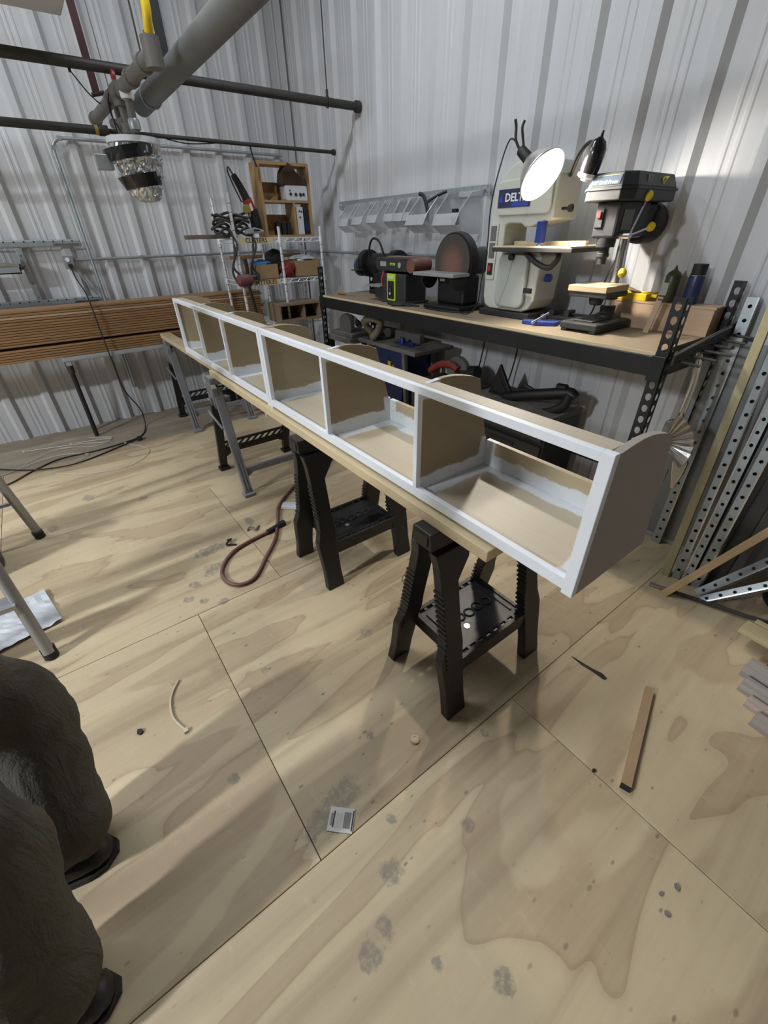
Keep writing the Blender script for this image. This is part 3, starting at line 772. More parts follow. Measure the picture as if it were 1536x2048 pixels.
gl = thing('gooseneck_lamp', 'unlit black bullet-shaded gooseneck lamp fixed behind the drill press', 'lamp', (-1.335, 2.10, 1.75))
hrot = Matrix.Rotation(math.radians(14), 4, 'Y')
b = MB(); b.lathe([(.037,.0),(.040,.02),(.041,.06),(.038,.085),(.026,.108),(.010,.118),(.006,.125),(.004,.140)], 20); b.xf(hrot); obj('shade', b, flat('gloss_black', (.012,.012,.013), .15), gl, smooth=True)
b = MB(); b.lathe([(.030,-.018),(.040,-.012),(.040,.0)], 20); b.xf(hrot); obj('shade_rim', b, m_chrome, gl, smooth=True)
b = MB(); b.lathe([(.004,-.03),(.02,-.026),(.026,-.008),(.02,.01)], 14); b.xf(hrot); obj('bulb', b, flat('frosted_glass', (.7,.68,.62), .3), gl, smooth=True)
b = MB(); b.tube(smooth_path([(0,.03,.075),(-.03,.06,.105),(-.085,.09,.115),(-.14,.12,.08),(-.19,.16,.02),(-.24,.22,.035)], 7), .0085, 8); obj('gooseneck', b, flat('brushed_black_flex', (.07,.065,.06), .35, .6), gl, smooth=True)

# ---------------------------------------------------------------- disc sander
ds = thing('disc_sander', 'black benchtop disc sander with worn brown disc and aluminium table', 'sander', (-2.24, 2.25, BZ), 0)
b = MB(); b.box(-.17, .17, -.13, .12, 0, .03); obj('base', b, m_black, ds, bevel=.010)
b = MB(); b.box(-.12, .13, -.05, .09, .03, .20); obj('body', b, m_black, ds, bevel=.015)
b = MB(); b.lathe([(.02,.0),(.165,.0),(.168,.01),(.168,.055),(.13,.075)], 36, (0,-.035,.265), 'Y'); obj('disc_guard', b, m_black, ds, smooth=True)
def disc_mat():
    t = NT('worn_sanding_disc'); c = t.coord()
    q = t.mapping(c, (1,0,1), loc=(0,0,-.265)); ln = t.n('ShaderNodeVectorMath', operation='LENGTH'); t.link(q, ln.inputs[0])
    k = t.mix(t.ss(t.math('ADD', ln.outputs['Value'], t.math('MULTIPLY', t.noise(c, 30, 4), .03)), .05, .14), (.16,.085,.055), (.055,.045,.04))
    return t.fin(k, .85)
b = MB(); b.lathe([(.001,-.012),(.155,-.012),(.155,-.002),(.001,-.002)], 36, (0,-.035,.265), 'Y'); obj('sanding_disc', b, disc_mat(), ds, smooth=True)
b = MB(); b.box(-.20, .17, -.20, -.052, .198, .218); obj('table', b, flat('cast_aluminium', (.50,.51,.52), .38, .7), ds, bevel=.003)
for s in (-.14, .14):
    b = MB(); b.prism(arc(-.11, .19, .07, 180, 360, 8), s-.012, s+.012, 'YZ'); obj('table_bracket', b, m_black, ds, bevel=.003)
b = MB(); b.lathe([(.07,.03),(.075,.06),(.075,.20),(.06,.22)], 18, (.0,.03,.265), 'Y'); obj('motor', b, m_black, ds, smooth=True)
b = MB(); b.box(-.10, .10, -.054, -.05, .06, .15); obj('front_plate', b, m_rubber, ds, bevel=.002)
b = MB(); b.box(-.09, -.045, -.056, -.053, .16, .175); obj('label_plate', b, m_print, ds)
b = MB(); b.tube(smooth_path([(-.16,-.12,.008),(-.10,-.16,.006),(.05,-.165,.006),(.17,-.13,.006),(.22,-.05,.006)], 6), .0045, 6); obj('power_cord', b, m_rubber, ds, smooth=True)

# ---------------------------------------------------------------- belt and disc sander with lime panel
bl = thing('belt_sander', 'small belt and disc sander with lime green switch panel', 'sander', (-2.72, 2.20, BZ), 0)
m_lime = flat('lime_plastic', (.50,.70,.02), .4)
m_dark = flat('charcoal_plastic', (.03,.031,.033), .45)
b = MB(); b.box(-.12, .14, -.10, .10, 0, .19); obj('body', b, m_dark, bl, bevel=.012)
b = MB(); b.box(-.135, .16, -.11, .11, 0, .02); obj('base', b, m_dark, bl, bevel=.005)
b = MB(); b.prism(rrect(-.06, .035, .015, .19, .008), -.108, -.098, 'XZ'); pn = obj('switch_panel', b, m_lime, bl, bevel=.002)
b = MB(); b.prism(rrect(-.048, .023, .03, .145, .006), -.111, -.106, 'XZ'); obj('switch_face', b, m_rubber, pn)
b = MB(); b.box(-.025, .0, -.118, -.110, .055, .10); obj('toggle', b, m_dark, pn, bevel=.004)
b = MB(); b.lathe([(.008,-.0015),(.008,.0)], 10, (-.012,-.1185,.065), 'Y'); obj('toggle_dot', b, m_print, pn)
text('panel_lettering', 'RYOBI', .021, m_print, pn, facing((-.012,-.1125,.165), (0,-1,0)), bold=.0006, label='white letters RYOBI')
b = MB()
prof = arc(.16,.245,.042,-90,90,8)+arc(-.19,.245,.042,90,270,8)
b.prism(prof, -.085, -.0, 'XZ'); bh = obj('belt_housing', b, m_dark, bl, bevel=.005)
b = MB(); b.prism([(p[0]*1.02+.003, (p[1]-.245)*1.08+.245) for p in prof], .002, .085, 'XZ'); obj('sanding_belt', b, flat('red_brown_belt', (.17,.07,.05), .9, dust=.5), bl, bevel=.003)
b = MB(); b.lathe([(.043,-.10),(.043,.05)], 20, (.195,-.0,.243), 'Y'); obj('belt_drum', b, flat('red_brown_belt', (.17,.07,.05), .9), bl, smooth=True)
b = MB(); b.box(-.165, -.095, -.0885, -.085, .232, .262); obj('rating_label', b, flat('label_gray', (.33,.33,.33), .5), bh)
text('housing_lettering', 'RYOBI', .022, m_lime, bh, facing((-.02,-.0875,.247), (0,-1,0)), bold=.0006, label='lime letters RYOBI')
b = MB(); b.lathe([(.017,-.004),(.017,.0)], 14, (.06,-.0865,.243), 'Y'); obj('tracking_dial', b, flat('dial_gray', (.35,.36,.34), .4), bh)
b = MB(); b.lathe([(.001,-.012),(.078,-.012),(.078,.0),(.001,.0)], 28, (-.135,-.02,.14), 'X'); obj('sanding_disc', b, flat('red_disc', (.42,.045,.05), .75), bl, smooth=True)
b = MB(); b.box(-.31, -.135, -.12, .08, .095, .107); obj('work_table', b, flat('cast_aluminium', (.50,.51,.52), .38, .7), bl, bevel=.003)
b = MB(); b.box(-.24, -.12, -.09, .05, .02, .095); obj('table_support', b, m_dark, bl, bevel=.004)

# ---------------------------------------------------------------- bench grinder behind the sander
gr = thing('bench_grinder', 'black twin-wheel bench grinder behind the lime-panelled sander', 'grinder', (-3.25, 2.40, BZ))
for s in (-.20, .20):
    b = MB(); b.lathe([(.05,-.035),(.10,-.032),(.102,-.02),(.102,.02),(.10,.032),(.05,.035)], 24, (s, 0, .22), 'X'); g_ = obj('wheel_guard', b, m_black, gr, smooth=True)
    b = MB(); b.lathe([(.001,-.012),(.075,-.012),(.075,.012),(.001,.012)], 20, (s-.026*(1 if s > 0 else 1), -.055, .20), 'X'); obj('wheel', b, flat('blue_gray_stone', (.06,.08,.13), .85), g_, smooth=True)
    b = MB(); b.box(s-.05, s+.04, -.15, -.09, .17, .178); obj('tool_rest', b, m_iron, gr, bevel=.002)
b = MB(); b.lathe([(.055,-.16),(.075,-.13),(.075,.13),(.055,.16)], 22, (0,0,.22), 'X'); obj('motor', b, m_black, gr, smooth=True)
b = MB(); b.box(-.11, .11, -.07, .07, 0, .03); b.box(-.07, .07, -.05, .05, .03, .16); obj('pedestal', b, m_black, gr, bevel=.008)
b = MB(); b.tube(smooth_path([(-.11,-.05,.24),(-.10,-.06,.31),(-.06,-.07,.375),(0,-.075,.40),(.06,-.07,.375),(.09,-.06,.31),(.10,-.05,.26)], 5), .008, 8); obj('carry_strap', b, m_rubber, gr, smooth=True)

# ---------------------------------------------------------------- loose things on the bench
o = thing('screwdriver', 'screwdriver with orange wooden handle lying on the bench', 'screwdriver', (-3.40, 2.10, BZ))
b = MB(); b.tube([(-.08,-.01,.012),(-.06,-.008,.014),(.0,0,.014),(.02,.003,.010)], [.008,.012,.012,.007], 10); obj('handle', b, wood('amber_handle', (.45,.22,.06), (.25,.1,.02), 'X'), o, smooth=True)
b = MB(); b.cyl((.02,.003,.011), (.15,.02,.006), .004, 8); obj('shaft', b, m_steel, o, smooth=True)
for k, (x, y, a, l) in enumerate(((-2.62,2.055,.35,.15),(-2.56,2.045,.55,.15),(-2.50,2.10,.2,.12))):
    o = thing('punch', ('black steel punch lying flat at the front edge of the bench', 'black ribbed marking tool beside the sander cord on the bench', 'short black steel bar between the two sanders')[k], 'hand tool', (x, y, BZ), a, 'black hand tools on the bench')
    b = MB(); b.tube([(-l/2,0,.009),(-l/2+.02,0,.010),(l*.2,0,.010),(l*.25,0,.007),(l/2,0,.006)], [.006,.010,.010,.006,.005], 8); obj('shank', b, m_rubber, o, smooth=True)
    b = MB()
    for q in range(4): b.lathe([(.0112,-l*.3+q*.014),(.0112,-l*.3+q*.014+.006)], 8, (0,0,.0113), 'X')
    obj('grip_rings', b, m_dark, o)
cl = thing('bar_clamp', 'blue spring clamp with bright screw rod lying between the saw and drill press', 'clamp', (-1.50, 2.16, BZ), .3)
b = MB(); b.prism([(-.08,-.03),(.02,-.05),(.10,-.02),(.11,.02),(.0,.0),(-.07,.0)], 0, .022, 'XY'); obj('jaw', b, m_blue, cl, bevel=.004)
b = MB(); b.prism([(-.06,.01),(.05,.02),(.12,.045),(.10,.065),(.0,.05),(-.07,.03)], 0, .02, 'XY'); obj('jaw', b, m_badge, cl, bevel=.004)
b = MB(); b.cyl((-.01,-.07,.016), (.05,.0,.06), .006, 8); obj('screw_rod', b, m_steel, cl, smooth=True)
b = MB(); b.box(-.005, .03, .035, .075, .02, .045); obj('pad', b, m_rubber, cl, bevel=.003)
vb = thing('drill_vise', 'low black drill vise beside the base of the band saw', 'vise', (-1.485, 2.40, BZ), .1)
b = MB(); b.box(-.10, .08, -.04, .04, 0, .02); b.box(-.09,-.06,-.04,.04,.02,.05); b.box(.0,.03,-.04,.04,.02,.05); obj('body', b, m_iron, vb, bevel=.003)
b = MB(); b.cyl((.03,0,.032), (.13,0,.032), .006, 8); obj('screw', b, m_iron, vb, smooth=True)
# plywood box at the bench end with what stands on it
pb = thing('plywood_box', 'plain plywood tray box standing at the end of the workbench', 'box', (-1.02, 2.492, BZ))
w_pl = wood('pinkish_plywood', (.56,.40,.27), (.42,.28,.17), 'X', contrast=.7)
for nm, a in (('front_board', (-.24,.24,-.054,-.042,0,.115)), ('rear_board', (-.24,.24,.042,.054,0,.115)), ('side_board', (-.24,-.228,-.042,.042,0,.115)), ('side_board', (.228,.24,-.042,.042,0,.115)), ('lid_board', (-.245,.245,-.056,.056,.115,.125))):
    b = MB(); b.box(*a); obj(nm, b, w_pl, pb, bevel=.0012)
yt = thing('parts_tray', 'small yellow plastic parts tray with a card in it on the plywood box', 'tray', (-1.17, 2.49, BZ+.125), .0)
b = MB(); b.box(-.075, .075, -.05, .05, 0, .005); obj('tray_floor', b, m_yellow, yt)
b = MB()
for a in ((-.08,.08,-.055,-.048,0,.032),(-.08,.08,.048,.055,0,.032),(-.08,-.073,-.055,.055,0,.032),(.073,.08,-.055,.055,0,.032),(.08,.11,-.02,.02,.015,.028)): b.box(*a)
obj('tray_wall', b, m_yellow, yt, bevel=.002)
b = MB(); b.box(-.06, .02, -.03, .03, -.002, .002, Matrix.Translation((-.01,0,.035)) @ Matrix.Rotation(.3, 4, 'Y')); obj('card', b, m_card, yt)
def can(name, label, x, y, z, r, h, mbody, mcap, nozzle):
    c = thing(name, label, 'spray can', (x, y, z))
    b = MB(); b.lathe([(r*.94,0),(r,.005),(r,h*.72),(r*.97,h*.735)], 22); bo = obj('can_body', b, mbody, c, smooth=True)
    b = MB(); b.lathe([(r*1.03,h*.715),(r*1.03,h*.73)], 22); obj('seam_ring', b, m_steel if not nozzle else mcap, bo, smooth=True)
    if nozzle:
        b = MB(); b.lathe([(r*.98,h*.73),(r*.85,h*.80),(r*.45,h*.86),(r*.4,h*.88)], 22); obj('shoulder', b, mcap, c, smooth=True)
        b = MB(); b.lathe([(.008,h*.88),(.008,h*.93),(.004,h*.95),(.004,h)], 10); obj('nozzle', b, mcap, c, smooth=True)
    else:
        b = MB(); b.lathe([(r*.90,h*.735),(r*.92,h*.99),(r*.88,h)], 22); obj('cap', b, mcap, c, smooth=True)
    return c
m_olive = flat('olive_can', (.055,.058,.03), .4); m_navy = flat('navy_can', (.02,.035,.10), .35)
c1 = can('spray_can', 'olive green spray can with exposed nozzle on the plywood box', -1.020, 2.492, BZ+.125, .033, .155, m_olive, m_olive, True)
b = MB(); b.box(-.028, .004, -.0345, -.031, .03, .085); obj('paper_label', b, flat('pale_label', (.45,.47,.40), .6), c1)
can('spray_can', 'navy blue spray can with black cap on the plywood box', -.918, 2.492, BZ+.125, .033, .165, m_navy, m_rubber, False)
tape = thing('masking_strip', 'pale wooden lath standing against the bench post', 'lath', (-1.015, 2.36, BZ))
b = MB(); b.beam((0,0,0), (.02,.005,.16), .025, .006, (0,-1,0)); obj('lath_body', b, w_pl, tape)
b = MB(); b.beam((.0205,.002,.13), (.0225,.002,.15), .022, .001, (0,-1,0)); obj('pencil_mark', b, m_dark, tape)

# ---------------------------------------------------------------- louvred rail with clear hanging bins on the back wall
hr = thing('hanging_rail', 'long galvanized perforated rail screwed to the back wall above the sanders', 'rail', (-3.22, WY-.034, 1.742))
b = MB(); b.perf((-.92, 0, 0), (1,0,0), (0,0,1), 1.84, .058, .029, .006, .002, 46, 0); obj('rail_plate', b, m_galv, hr)
for x in (-.9, -.45, 0, .45, .88):
    b = MB(); b.lathe([(.009,-.005),(.009,.0)], 8, (x, -.001, .029), 'Y'); obj('screw', b, m_steel, hr)
def clear_mat(name, tint, alpha):
    t = NT(name); t.b.inputs['Alpha'].default_value = alpha
    c = t.coord(); k = t.mix(t.noise(c, 12, 5, .7), tuple(x*.75 for x in tint), tint)
    return t.fin(k, .22)
m_clear = clear_mat('cloudy_clear_plastic', (.72,.73,.74), .40)
def bin_(x, w, h, d, label, tilt=0.0, zt=1.775, content=None):
    t = thing('hanging_bin', label, 'bin', (x, WY-.04, zt), 0, 'clear bins on the wall rail')
    hw = w/2; th = .004
    side = [(0,0),(0,-h),(-d*.62,-h),(-d,-h*.78),(-d*.88,-h*.52),(-d*.45,-h*.08)]
    for s in (-1, 1):
        b = MB(); b.prism(side, s*hw-th/2, s*hw+th/2, 'YZ'); obj('side_wall', b, m_clear, t)
    b = MB(); b.prism([(-d,-h*.78),(-d*.62,-h),(-d*.62+.002,-h+th),(-d+th,-h*.78+.002)], -hw, hw, 'YZ'); b.prism([(-d,-h*.78),(-d*.90,-h*.52),(-d*.90+th,-h*.52),(-d+th,-h*.78)], -hw, hw, 'YZ'); obj('front_wall', b, m_clear, t)
    b = MB(); b.box(-hw, hw, -d*.62, 0, -h, -h+th); obj('bin_floor', b, m_clear, t)
    b = MB(); b.box(-hw, hw, -th, 0, -.03, 0); obj('hanger_lip', b, m_clear, t)
    b = MB(); b.tube([(-hw,-d*.45,-h*.08),(-hw,-d*.88,-h*.52),(-hw,-d,-h*.78),(hw,-d,-h*.78),(hw,-d*.88,-h*.52),(hw,-d*.45,-h*.08)], .004, 6); obj('bin_rim', b, clear_mat('clear_rim', (.62,.63,.63), .75) if 'clear_rim_' not in MATS else MATS['clear_rim_'], t, smooth=True)
    for i, (nm, m, bx) in enumerate(content or []):
        b = MB(); b.box(*bx); obj(nm, b, m, t, bevel=.004)
    return t
bin_(-3.78, .15, .215, .20, 'clear hanging bin at the wire-shelf end of the rail with a black hook', content=[('black_hook', m_rubber, (.02,.05,-.15,-.12,-.17,-.12))])
bin_(-3.56, .15, .205, .20, 'clear hanging bin second along the rail from the wire shelf')
bin_(-3.36, .13, .195, .19, 'clear hanging bin third along the rail from the wire shelf')
for k, lb in enumerate(('clear nested bin first in the tight row at the rail middle', 'clear nested bin second in the tight row at the rail middle', 'clear nested bin third in the tight row at the rail middle')):
    bin_(-3.19+k*.12, .11, .19, .15, lb)
t = bin_(-2.76, .20, .23, .24, 'large clear bin with a black-handled tool across it')
b = MB(); b.tube(smooth_path([(-.02,-.18,.0),(.01,-.16,-.02),(.05,-.16,-.10),(.055,-.16,-.16)], 5), [.012]*16, 8); b.tube(smooth_path([(.045,-.16,-.05),(.09,-.12,-.02),(.13,-.06,.005)], 5), .009, 8); o = obj('tool_handle', b, m_rubber, t, smooth=True)
bin_(-2.46, .22, .24, .24, 'large clear bin on the rail beside the band saw', content=[('black_part', m_rubber, (.03,.07,-.20,-.16,-.19,-.14)), ('black_part', m_rubber, (.02,.06,-.19,-.16,-.12,-.10))])

# wall receptacle behind the sanders and the conduit along the back wall
cd = thing('wall_conduit', 'thin gray conduit running along the back wall behind the sanders', 'conduit', (-3.4, WY-.05, 1.40))
b = MB(); b.cyl((-1.5,0,.006), (.95,0,-.004), .011, 12); obj('pipe', b, m_galv, cd, smooth=True)
for x in (-1.2, -.45, .3):
    b = MB(); b.box(x-.012, x+.012, -.013, .03, -.014, .016); obj('strap', b, m_galv, cd)
ob = thing('outlet_box', 'steel outlet box on the conduit behind the disc sander', 'outlet', (-2.36, WY-.05, 1.41))
b = MB(); b.box(-.05, .05, -.03, .045, -.055, .055); obj('box_body', b, m_galv, ob, bevel=.004)
b = MB(); b.box(-.018, .018, -.036, -.029, -.035, .035); obj('receptacle', b, m_white, ob, bevel=.004)

# ---------------------------------------------------------------- under the bench
ts = thing('router_table', 'dusty gray router table with blue body under the bench', 'router table', (-2.86, 2.28, 0))
b = MB(); b.box(-.33, .42, -.20, .20, .785, .815); obj('top_plate', b, m_dustgray, ts, bevel=.006)
b = MB(); b.prism([(-.20,.30),(.18,.30),(.24,.78),(-.25,.78)], -.14, .15, 'XZ'); bb = obj('body', b, flat('dusty_blue', (.012,.022,.09), .5, dust=.2), ts, bevel=.015)
b = MB(); b.box(.02, .055, -.145, -.139, .62, .68); obj('warning_tag', b, m_yellow, bb)
b = MB(); b.box(.08, .10, -.145, -.139, .60, .66); obj('switch', b, flat('orange_plastic', (.55,.16,.02), .45), bb)
for sx_ in (-.26, .30):
    for sy_ in (-.15, .15):
        b = MB(); b.beam((sx_*.8, sy_, .785), (sx_, sy_, 0), .03, .03, (0,1,0)); obj('leg', b, m_dustgray, ts)
b = MB(); b.box(-.30, .22, .02, .07, .815, .88); obj('fence', b, m_dustgray, ts, bevel=.004)
b = MB(); b.lathe([(.022,.815),(.022,.85),(.016,.86)], 12, (.12,-.07,0)); b.lathe([(.02,.815),(.02,.83)], 12, (.22,-.05,0)); obj('knob', b, m_blue, ts, smooth=True)
b = MB(); b.box(.05, .26, -.11, -.0, .815, .822); obj('blue_insert', b, m_blue, ts, bevel=.002)
ms = thing('miter_saw', 'dusty black miter saw with tilted arm on the floor-level stand under the bench', 'miter saw', (-3.40, 2.15, .80))
b = MB(); b.box(-.16, .17, -.10, .12, 0, .035); obj('base', b, m_dustgray, ms, bevel=.006)
b = MB(); b.tube(smooth_path([(-.13,.02,.035),(-.06,.02,.13),(.06,.0,.13),(.18,-.02,.09)], 5), .024, 10); obj('arm', b, m_dustgray, ms, smooth=True)
b = MB(); b.lathe([(.02,-.02),(.095,-.018),(.095,.018),(.02,.02)], 22, (.02,-.05,.085), 'Y'); obj('blade_guard', b, m_dustgray, ms, smooth=True)
b = MB(); b.tube([(.16,-.03,.10),(.20,-.06,.14),(.26,-.07,.13)], .016, 8); obj('handle', b, m_rubber, ms, smooth=True)
st = thing('saw_stand', 'dark crate-like stand carrying the dusty miter saw', 'stand', (-3.40, 2.2, 0))
b = MB(); b.box(-.185, .185, -.18, .22, .76, .80); obj('shelf_board', b, m_dustgray, st)
for x in (-.165, .165):
    for y in (-.16, .20):
        b = MB(); b.box(x-.02, x+.02, y-.02, y+.02, 0, .76); obj('leg', b, m_blackmetal, st)
hosec = thing('vacuum_hose', 'coiled tan vacuum hose hung beside the bench post', 'hose', (-3.02, 2.14, .815))
b = MB(); b.tube([(.085*math.cos(2*pi*k/20), -.02+.03*math.sin(2*pi*k/10), .095+.067*math.sin(2*pi*k/20)) for k in range(20)], .028, 10, closed=True); obj('hose_coil', b, flat('tan_hose', (.22,.18,.13), .6), hosec, smooth=True)
b = MB()
for k in range(20): b.tube([(.085*math.cos(2*pi*k/20)+.030*math.cos(a)*math.cos(2*pi*k/20), -.02+.03*math.sin(2*pi*k/10)+.030*math.sin(a), .095+.067*math.sin(2*pi*k/20)+.030*math.cos(a)*math.sin(2*pi*k/20)) for a in [2*pi*i/8 for i in range(8)]], .003, 4, closed=True)
obj('hose_ribs', b, flat('tan_hose', (.22,.18,.13), .6), hosec)
rs = thing('red_saw', 'red and black circular saw resting on a crate behind the cabinet', 'saw', (-2.14, 2.20, .62))
b = MB(); b.tube(smooth_path([(-.25,0,.06),(-.16,0,.12),(-.05,0,.145),(.03,0,.12)], 5), .026, 10); obj('handle', b, flat('dull_red', (.22,.03,.02), .5, dust=.4), rs, smooth=True)
b = MB(); b.lathe([(.02,-.02),(.10,-.018),(.10,.018),(.02,.02)], 22, (.0,.04,.10), 'Y'); obj('guard', b, m_dustgray, rs, smooth=True)
b = MB(); b.box(-.16, .14, -.06, .10, 0, .012); obj('shoe_plate', b, m_iron, rs, bevel=.003)
b = MB(); b.cyl((.02,.06,.09), (.16,.06,.12), .045, 14); obj('motor', b, m_rubber, rs, smooth=True)
cr = thing('storage_crate', 'dark brown storage crate on the floor under the bench', 'crate', (-2.225, 2.24, 0))
for a in ((-.24,.24,-.16,-.148,0,.60),(-.24,.24,.148,.16,0,.60),(-.24,-.228,-.148,.148,0,.60),(.228,.24,-.148,.148,0,.60),(-.24,.24,-.16,.16,.60,.618)):
    b = MB(); b.box(*a); obj('side_board', b, flat('dark_crate', (.07,.05,.035), .8), cr)
# black framing nailer / stand by the wall
nl = thing('nail_gun', 'black nail gun with magazine propped on a black stand under the bench', 'nail gun', (-1.55, 2.32, .62))
b = MB(); b.tube(smooth_path([(-.20,-.03,.0),(-.05,-.02,.05),(.10,0,.09),(.22,.02,.12),(.26,.02,.10)], 5), .035, 10); obj('barrel', b, m_black, nl, smooth=True)
b = MB(); b.tube(smooth_path([(.24,.0,.12),(.22,-.01,.05),(.12,-.02,-.02),(-.02,-.02,-.05)], 5), .030, 10); obj('grip', b, m_black, nl, smooth=True)
b = MB(); b.cyl((-.06,-.02,.11), (.0,-.01,.09), .012, 8); b.cyl((.14,.02,.14), (.20,.02,.145), .022, 10); obj('fitting', b, m_rubber, nl, smooth=True)
tp = thing('speed_square', 'black triangular bracket standing behind the cabinet top', 'bracket', (-1.80, 2.30, .62))
b = MB(); b.prism([(-.09,0),(.12,0),(-.02,.20)], -.012, .012, 'XZ'); obj('plate', b, m_black, tp, bevel=.003)
b = MB(); b.prism([(-.05,.025),(.07,.025),(-.015,.13)], -.018, -.010, 'XZ'); obj('web', b, m_rubber, tp, bevel=.002)
sd = thing('tool_chest', 'low dark tool chest against the wall under the bench', 'chest', (-1.62, 2.34, 0))
b = MB(); b.box(-.34, .30, -.16, .18, 0, .58); ch = obj('chest_body', b, m_black, sd, bevel=.01)
b = MB(); b.box(-.345, .305, -.165, .185, .58, .62); obj('chest_lid', b, m_dustgray, sd, bevel=.01)
for z in (.12, .30, .46):
    b = MB(); b.box(-.32, .28, -.172, -.158, z, z+.13); d_ = obj('drawer', b, m_dark, sd, bevel=.004)
    b = MB(); b.box(-.12, .08, -.182, -.17, z+.08, z+.095); obj('drawer_pull', b, m_iron, d_)
# cords down the wall under the bench
for k, (x, lb) in enumerate(((-2.20, 'black power cord bundled on the wall under the bench'), (-1.90, 'black power cord hanging straight down the wall under the bench'))):
    pc = thing('power_cord', lb, 'cord', (x, WY-.06, .62))
    b = MB(); b.tube(smooth_path([(0,0,.40),(.01,0,.25),(-.01,0,.1),(-.02,-.02,.0)], 6), .005, 6); obj('cord_run', b, m_rubber, pc, smooth=True)
    if k == 0:
        b = MB()
        for q in range(4): b.tube([(.02*q+.035*math.cos(2*pi*i/14), -.02+.01*q, .33+.055*math.sin(2*pi*i/14)) for i in range(14)], .004, 5, closed=True)
        obj('cord_bundle', b, m_rubber, pc, smooth=True)
# ---------------------------------------------------------------- wire shelving in the corner
_before = set(COL.objects)
ws = thing('wire_shelving', 'chrome wire shelving unit with masking-tape shelf labels in the corner', 'shelving', (0, 0, 0))
SX0, SX1 = -4.60, -4.20; SYS = (1.54, 1.94, 2.35)
for j, y in enumerate(SYS):
    for x in (SX0, SX1):
        top = (1.84 if j == 0 else 1.615) - (.012 if x == SX0 else 0)
        b = MB(); b.cyl((x, y, 0), (x, y, top), .0125, 12); po = obj('post', b, m_chrome, ws, smooth=True)
        b = MB()
        for q in range(int(top/.06)): b.lathe([(.0130,.03+q*.06),(.0130,.034+q*.06)], 10, (x, y, 0))
        obj('post_grooves', b, m_dustgray, po)
for z in (1.53, 1.215, .86, .16):
    b = MB()
    for y0, y1 in ((SYS[0], SYS[1]), (SYS[1], SYS[2])):
        for x in (SX0, SX1):
            b.cyl((x, y0, z), (x, y1, z), .004, 6); b.cyl((x, y0, z-.03), (x, y1, z-.03), .004, 6)
            n = 10
            b.tube([(x, y0+(y1-y0)*k/n, z-.03*(k % 2)) for k in range(n+1)], .0025, 5)
    for y in SYS: b.cyl((SX0, y, z), (SX1, y, z), .004, 6); b.cyl((SX0, y, z-.03), (SX1, y, z-.03), .004, 6)
    sh = obj('shelf', b, m_chrome, ws)
    b = MB()
    for k in range(28): y = SYS[0]+.015+k*.0285; b.cyl((SX0, y, z+.002), (SX1, y, z+.002), .002, 5)
    for x in (-4.5, -4.4, -4.3): b.cyl((x, SYS[0], z-.002), (x, SYS[2], z-.002), .003, 5)
    obj('shelf_wires', b, m_chrome, sh)
    b = MB()
    for x in (SX0, SX1):
        for y in SYS: b.lathe([(.018,z-.035),(.016,z+.006)], 10, (x, y, 0))
    obj('collars', b, m_chrome, sh, smooth=True)
m_tape = flat('masking_tape', (.62,.50,.30), .7)
m_ink = flat('black_marker', (.02,.02,.02), .6)
for (s, z, y0, y1) in (('CUTTERS', 1.517, 1.565, 1.875), ('BATTERIES', 1.200, 1.60, 1.895)):
    b = MB(); b.box(SX1+.005, SX1+.008, y0, y1, z-.022, z+.022); lb = obj('shelf_label', b, m_tape, ws)
    text('label_lettering', s, .047, m_ink, lb, facing((SX1+.0088, (y0+y1)/2, z), (1,0,0)), bold=.0005, label='hand-lettered word '+s)

# wooden pigeonhole box on the top shelf
cb = thing('pigeonhole_box', 'upright pine pigeonhole box on the top wire shelf', 'box', (-4.28, 1.86, 1.538))
Wc, Hc, Dc = .47, .525, .17
w_cubY = wood('box_pine_y', (.52,.34,.15), (.32,.18,.07), 'Y')
for nm, a, m in (('side_board', (-Dc,0,0,.022,0,Hc), w_cubby), ('side_board', (-Dc,0,Wc-.022,Wc,0,Hc), w_cubby), ('top_board', (-Dc,0,.022,Wc-.022,Hc-.022,Hc), w_cubY),
              ('bottom_board', (-Dc,0,.022,Wc-.022,0,.015), w_cubY), ('middle_shelf', (-Dc,0,.022,Wc-.022,.248,.266), w_cubY), ('upright_divider', (-Dc,0,.29,.308,.015,.248), w_cubby),
              ('back_board', (-Dc,-Dc+.006,.022,Wc-.022,.266,.40), w_cubY), ('back_board', (-Dc,-Dc+.006,.022,.29,.015,.17), w_cubY)):
    b = MB(); b.box(*a); obj(nm, b, m, cb, bevel=.0015)
b = MB(); b.prism([(.022,.266),(.19,.266),(.19,.37),(.175,.37),(.165,.31),(.115,.268),(.09,.268),(.05,.315),(.022,.318)], -.10, -.085, 'YZ'); obj('notched_divider', b, w_cubY, cb)
rd = thing('white_timer_box', 'white plastic control box with black marks in the upper pigeonhole', 'box', (-4.30, 2.185, 1.804))
b = MB(); b.prism(rrect(-.095, .115, 0, .105, .012), -.10, .02, 'YZ'); bo = obj('case', b, flat('white_plastic', (.62,.63,.66), .4, var=.04), rd, bevel=.003)
for y, z, r in ((-.05,.045,.011),(0,.043,.012),(.045,.042,.013),(.075,.044,.011),(-.055,.07,.005)):
    b = MB(); b.lathe([(r,.02),(r,.026)], 10, (0, y, z), 'X'); obj('dial', b, m_rubber, bo)
bg = thing('leather_pouch', 'dark brown leather tool pouch slumped on the white control box', 'pouch', (-4.33, 2.18, 1.909))
b = MB(); b.prism([(-.12,0),(.13,0),(.11,.035),(.0,.12),(-.045,.15),(-.075,.125),(-.10,.09)], -.06, .05, 'YZ'); obj('pouch_body', b, flat('brown_leather', (.075,.035,.018), .6, var=.4), bg, bevel=.012)
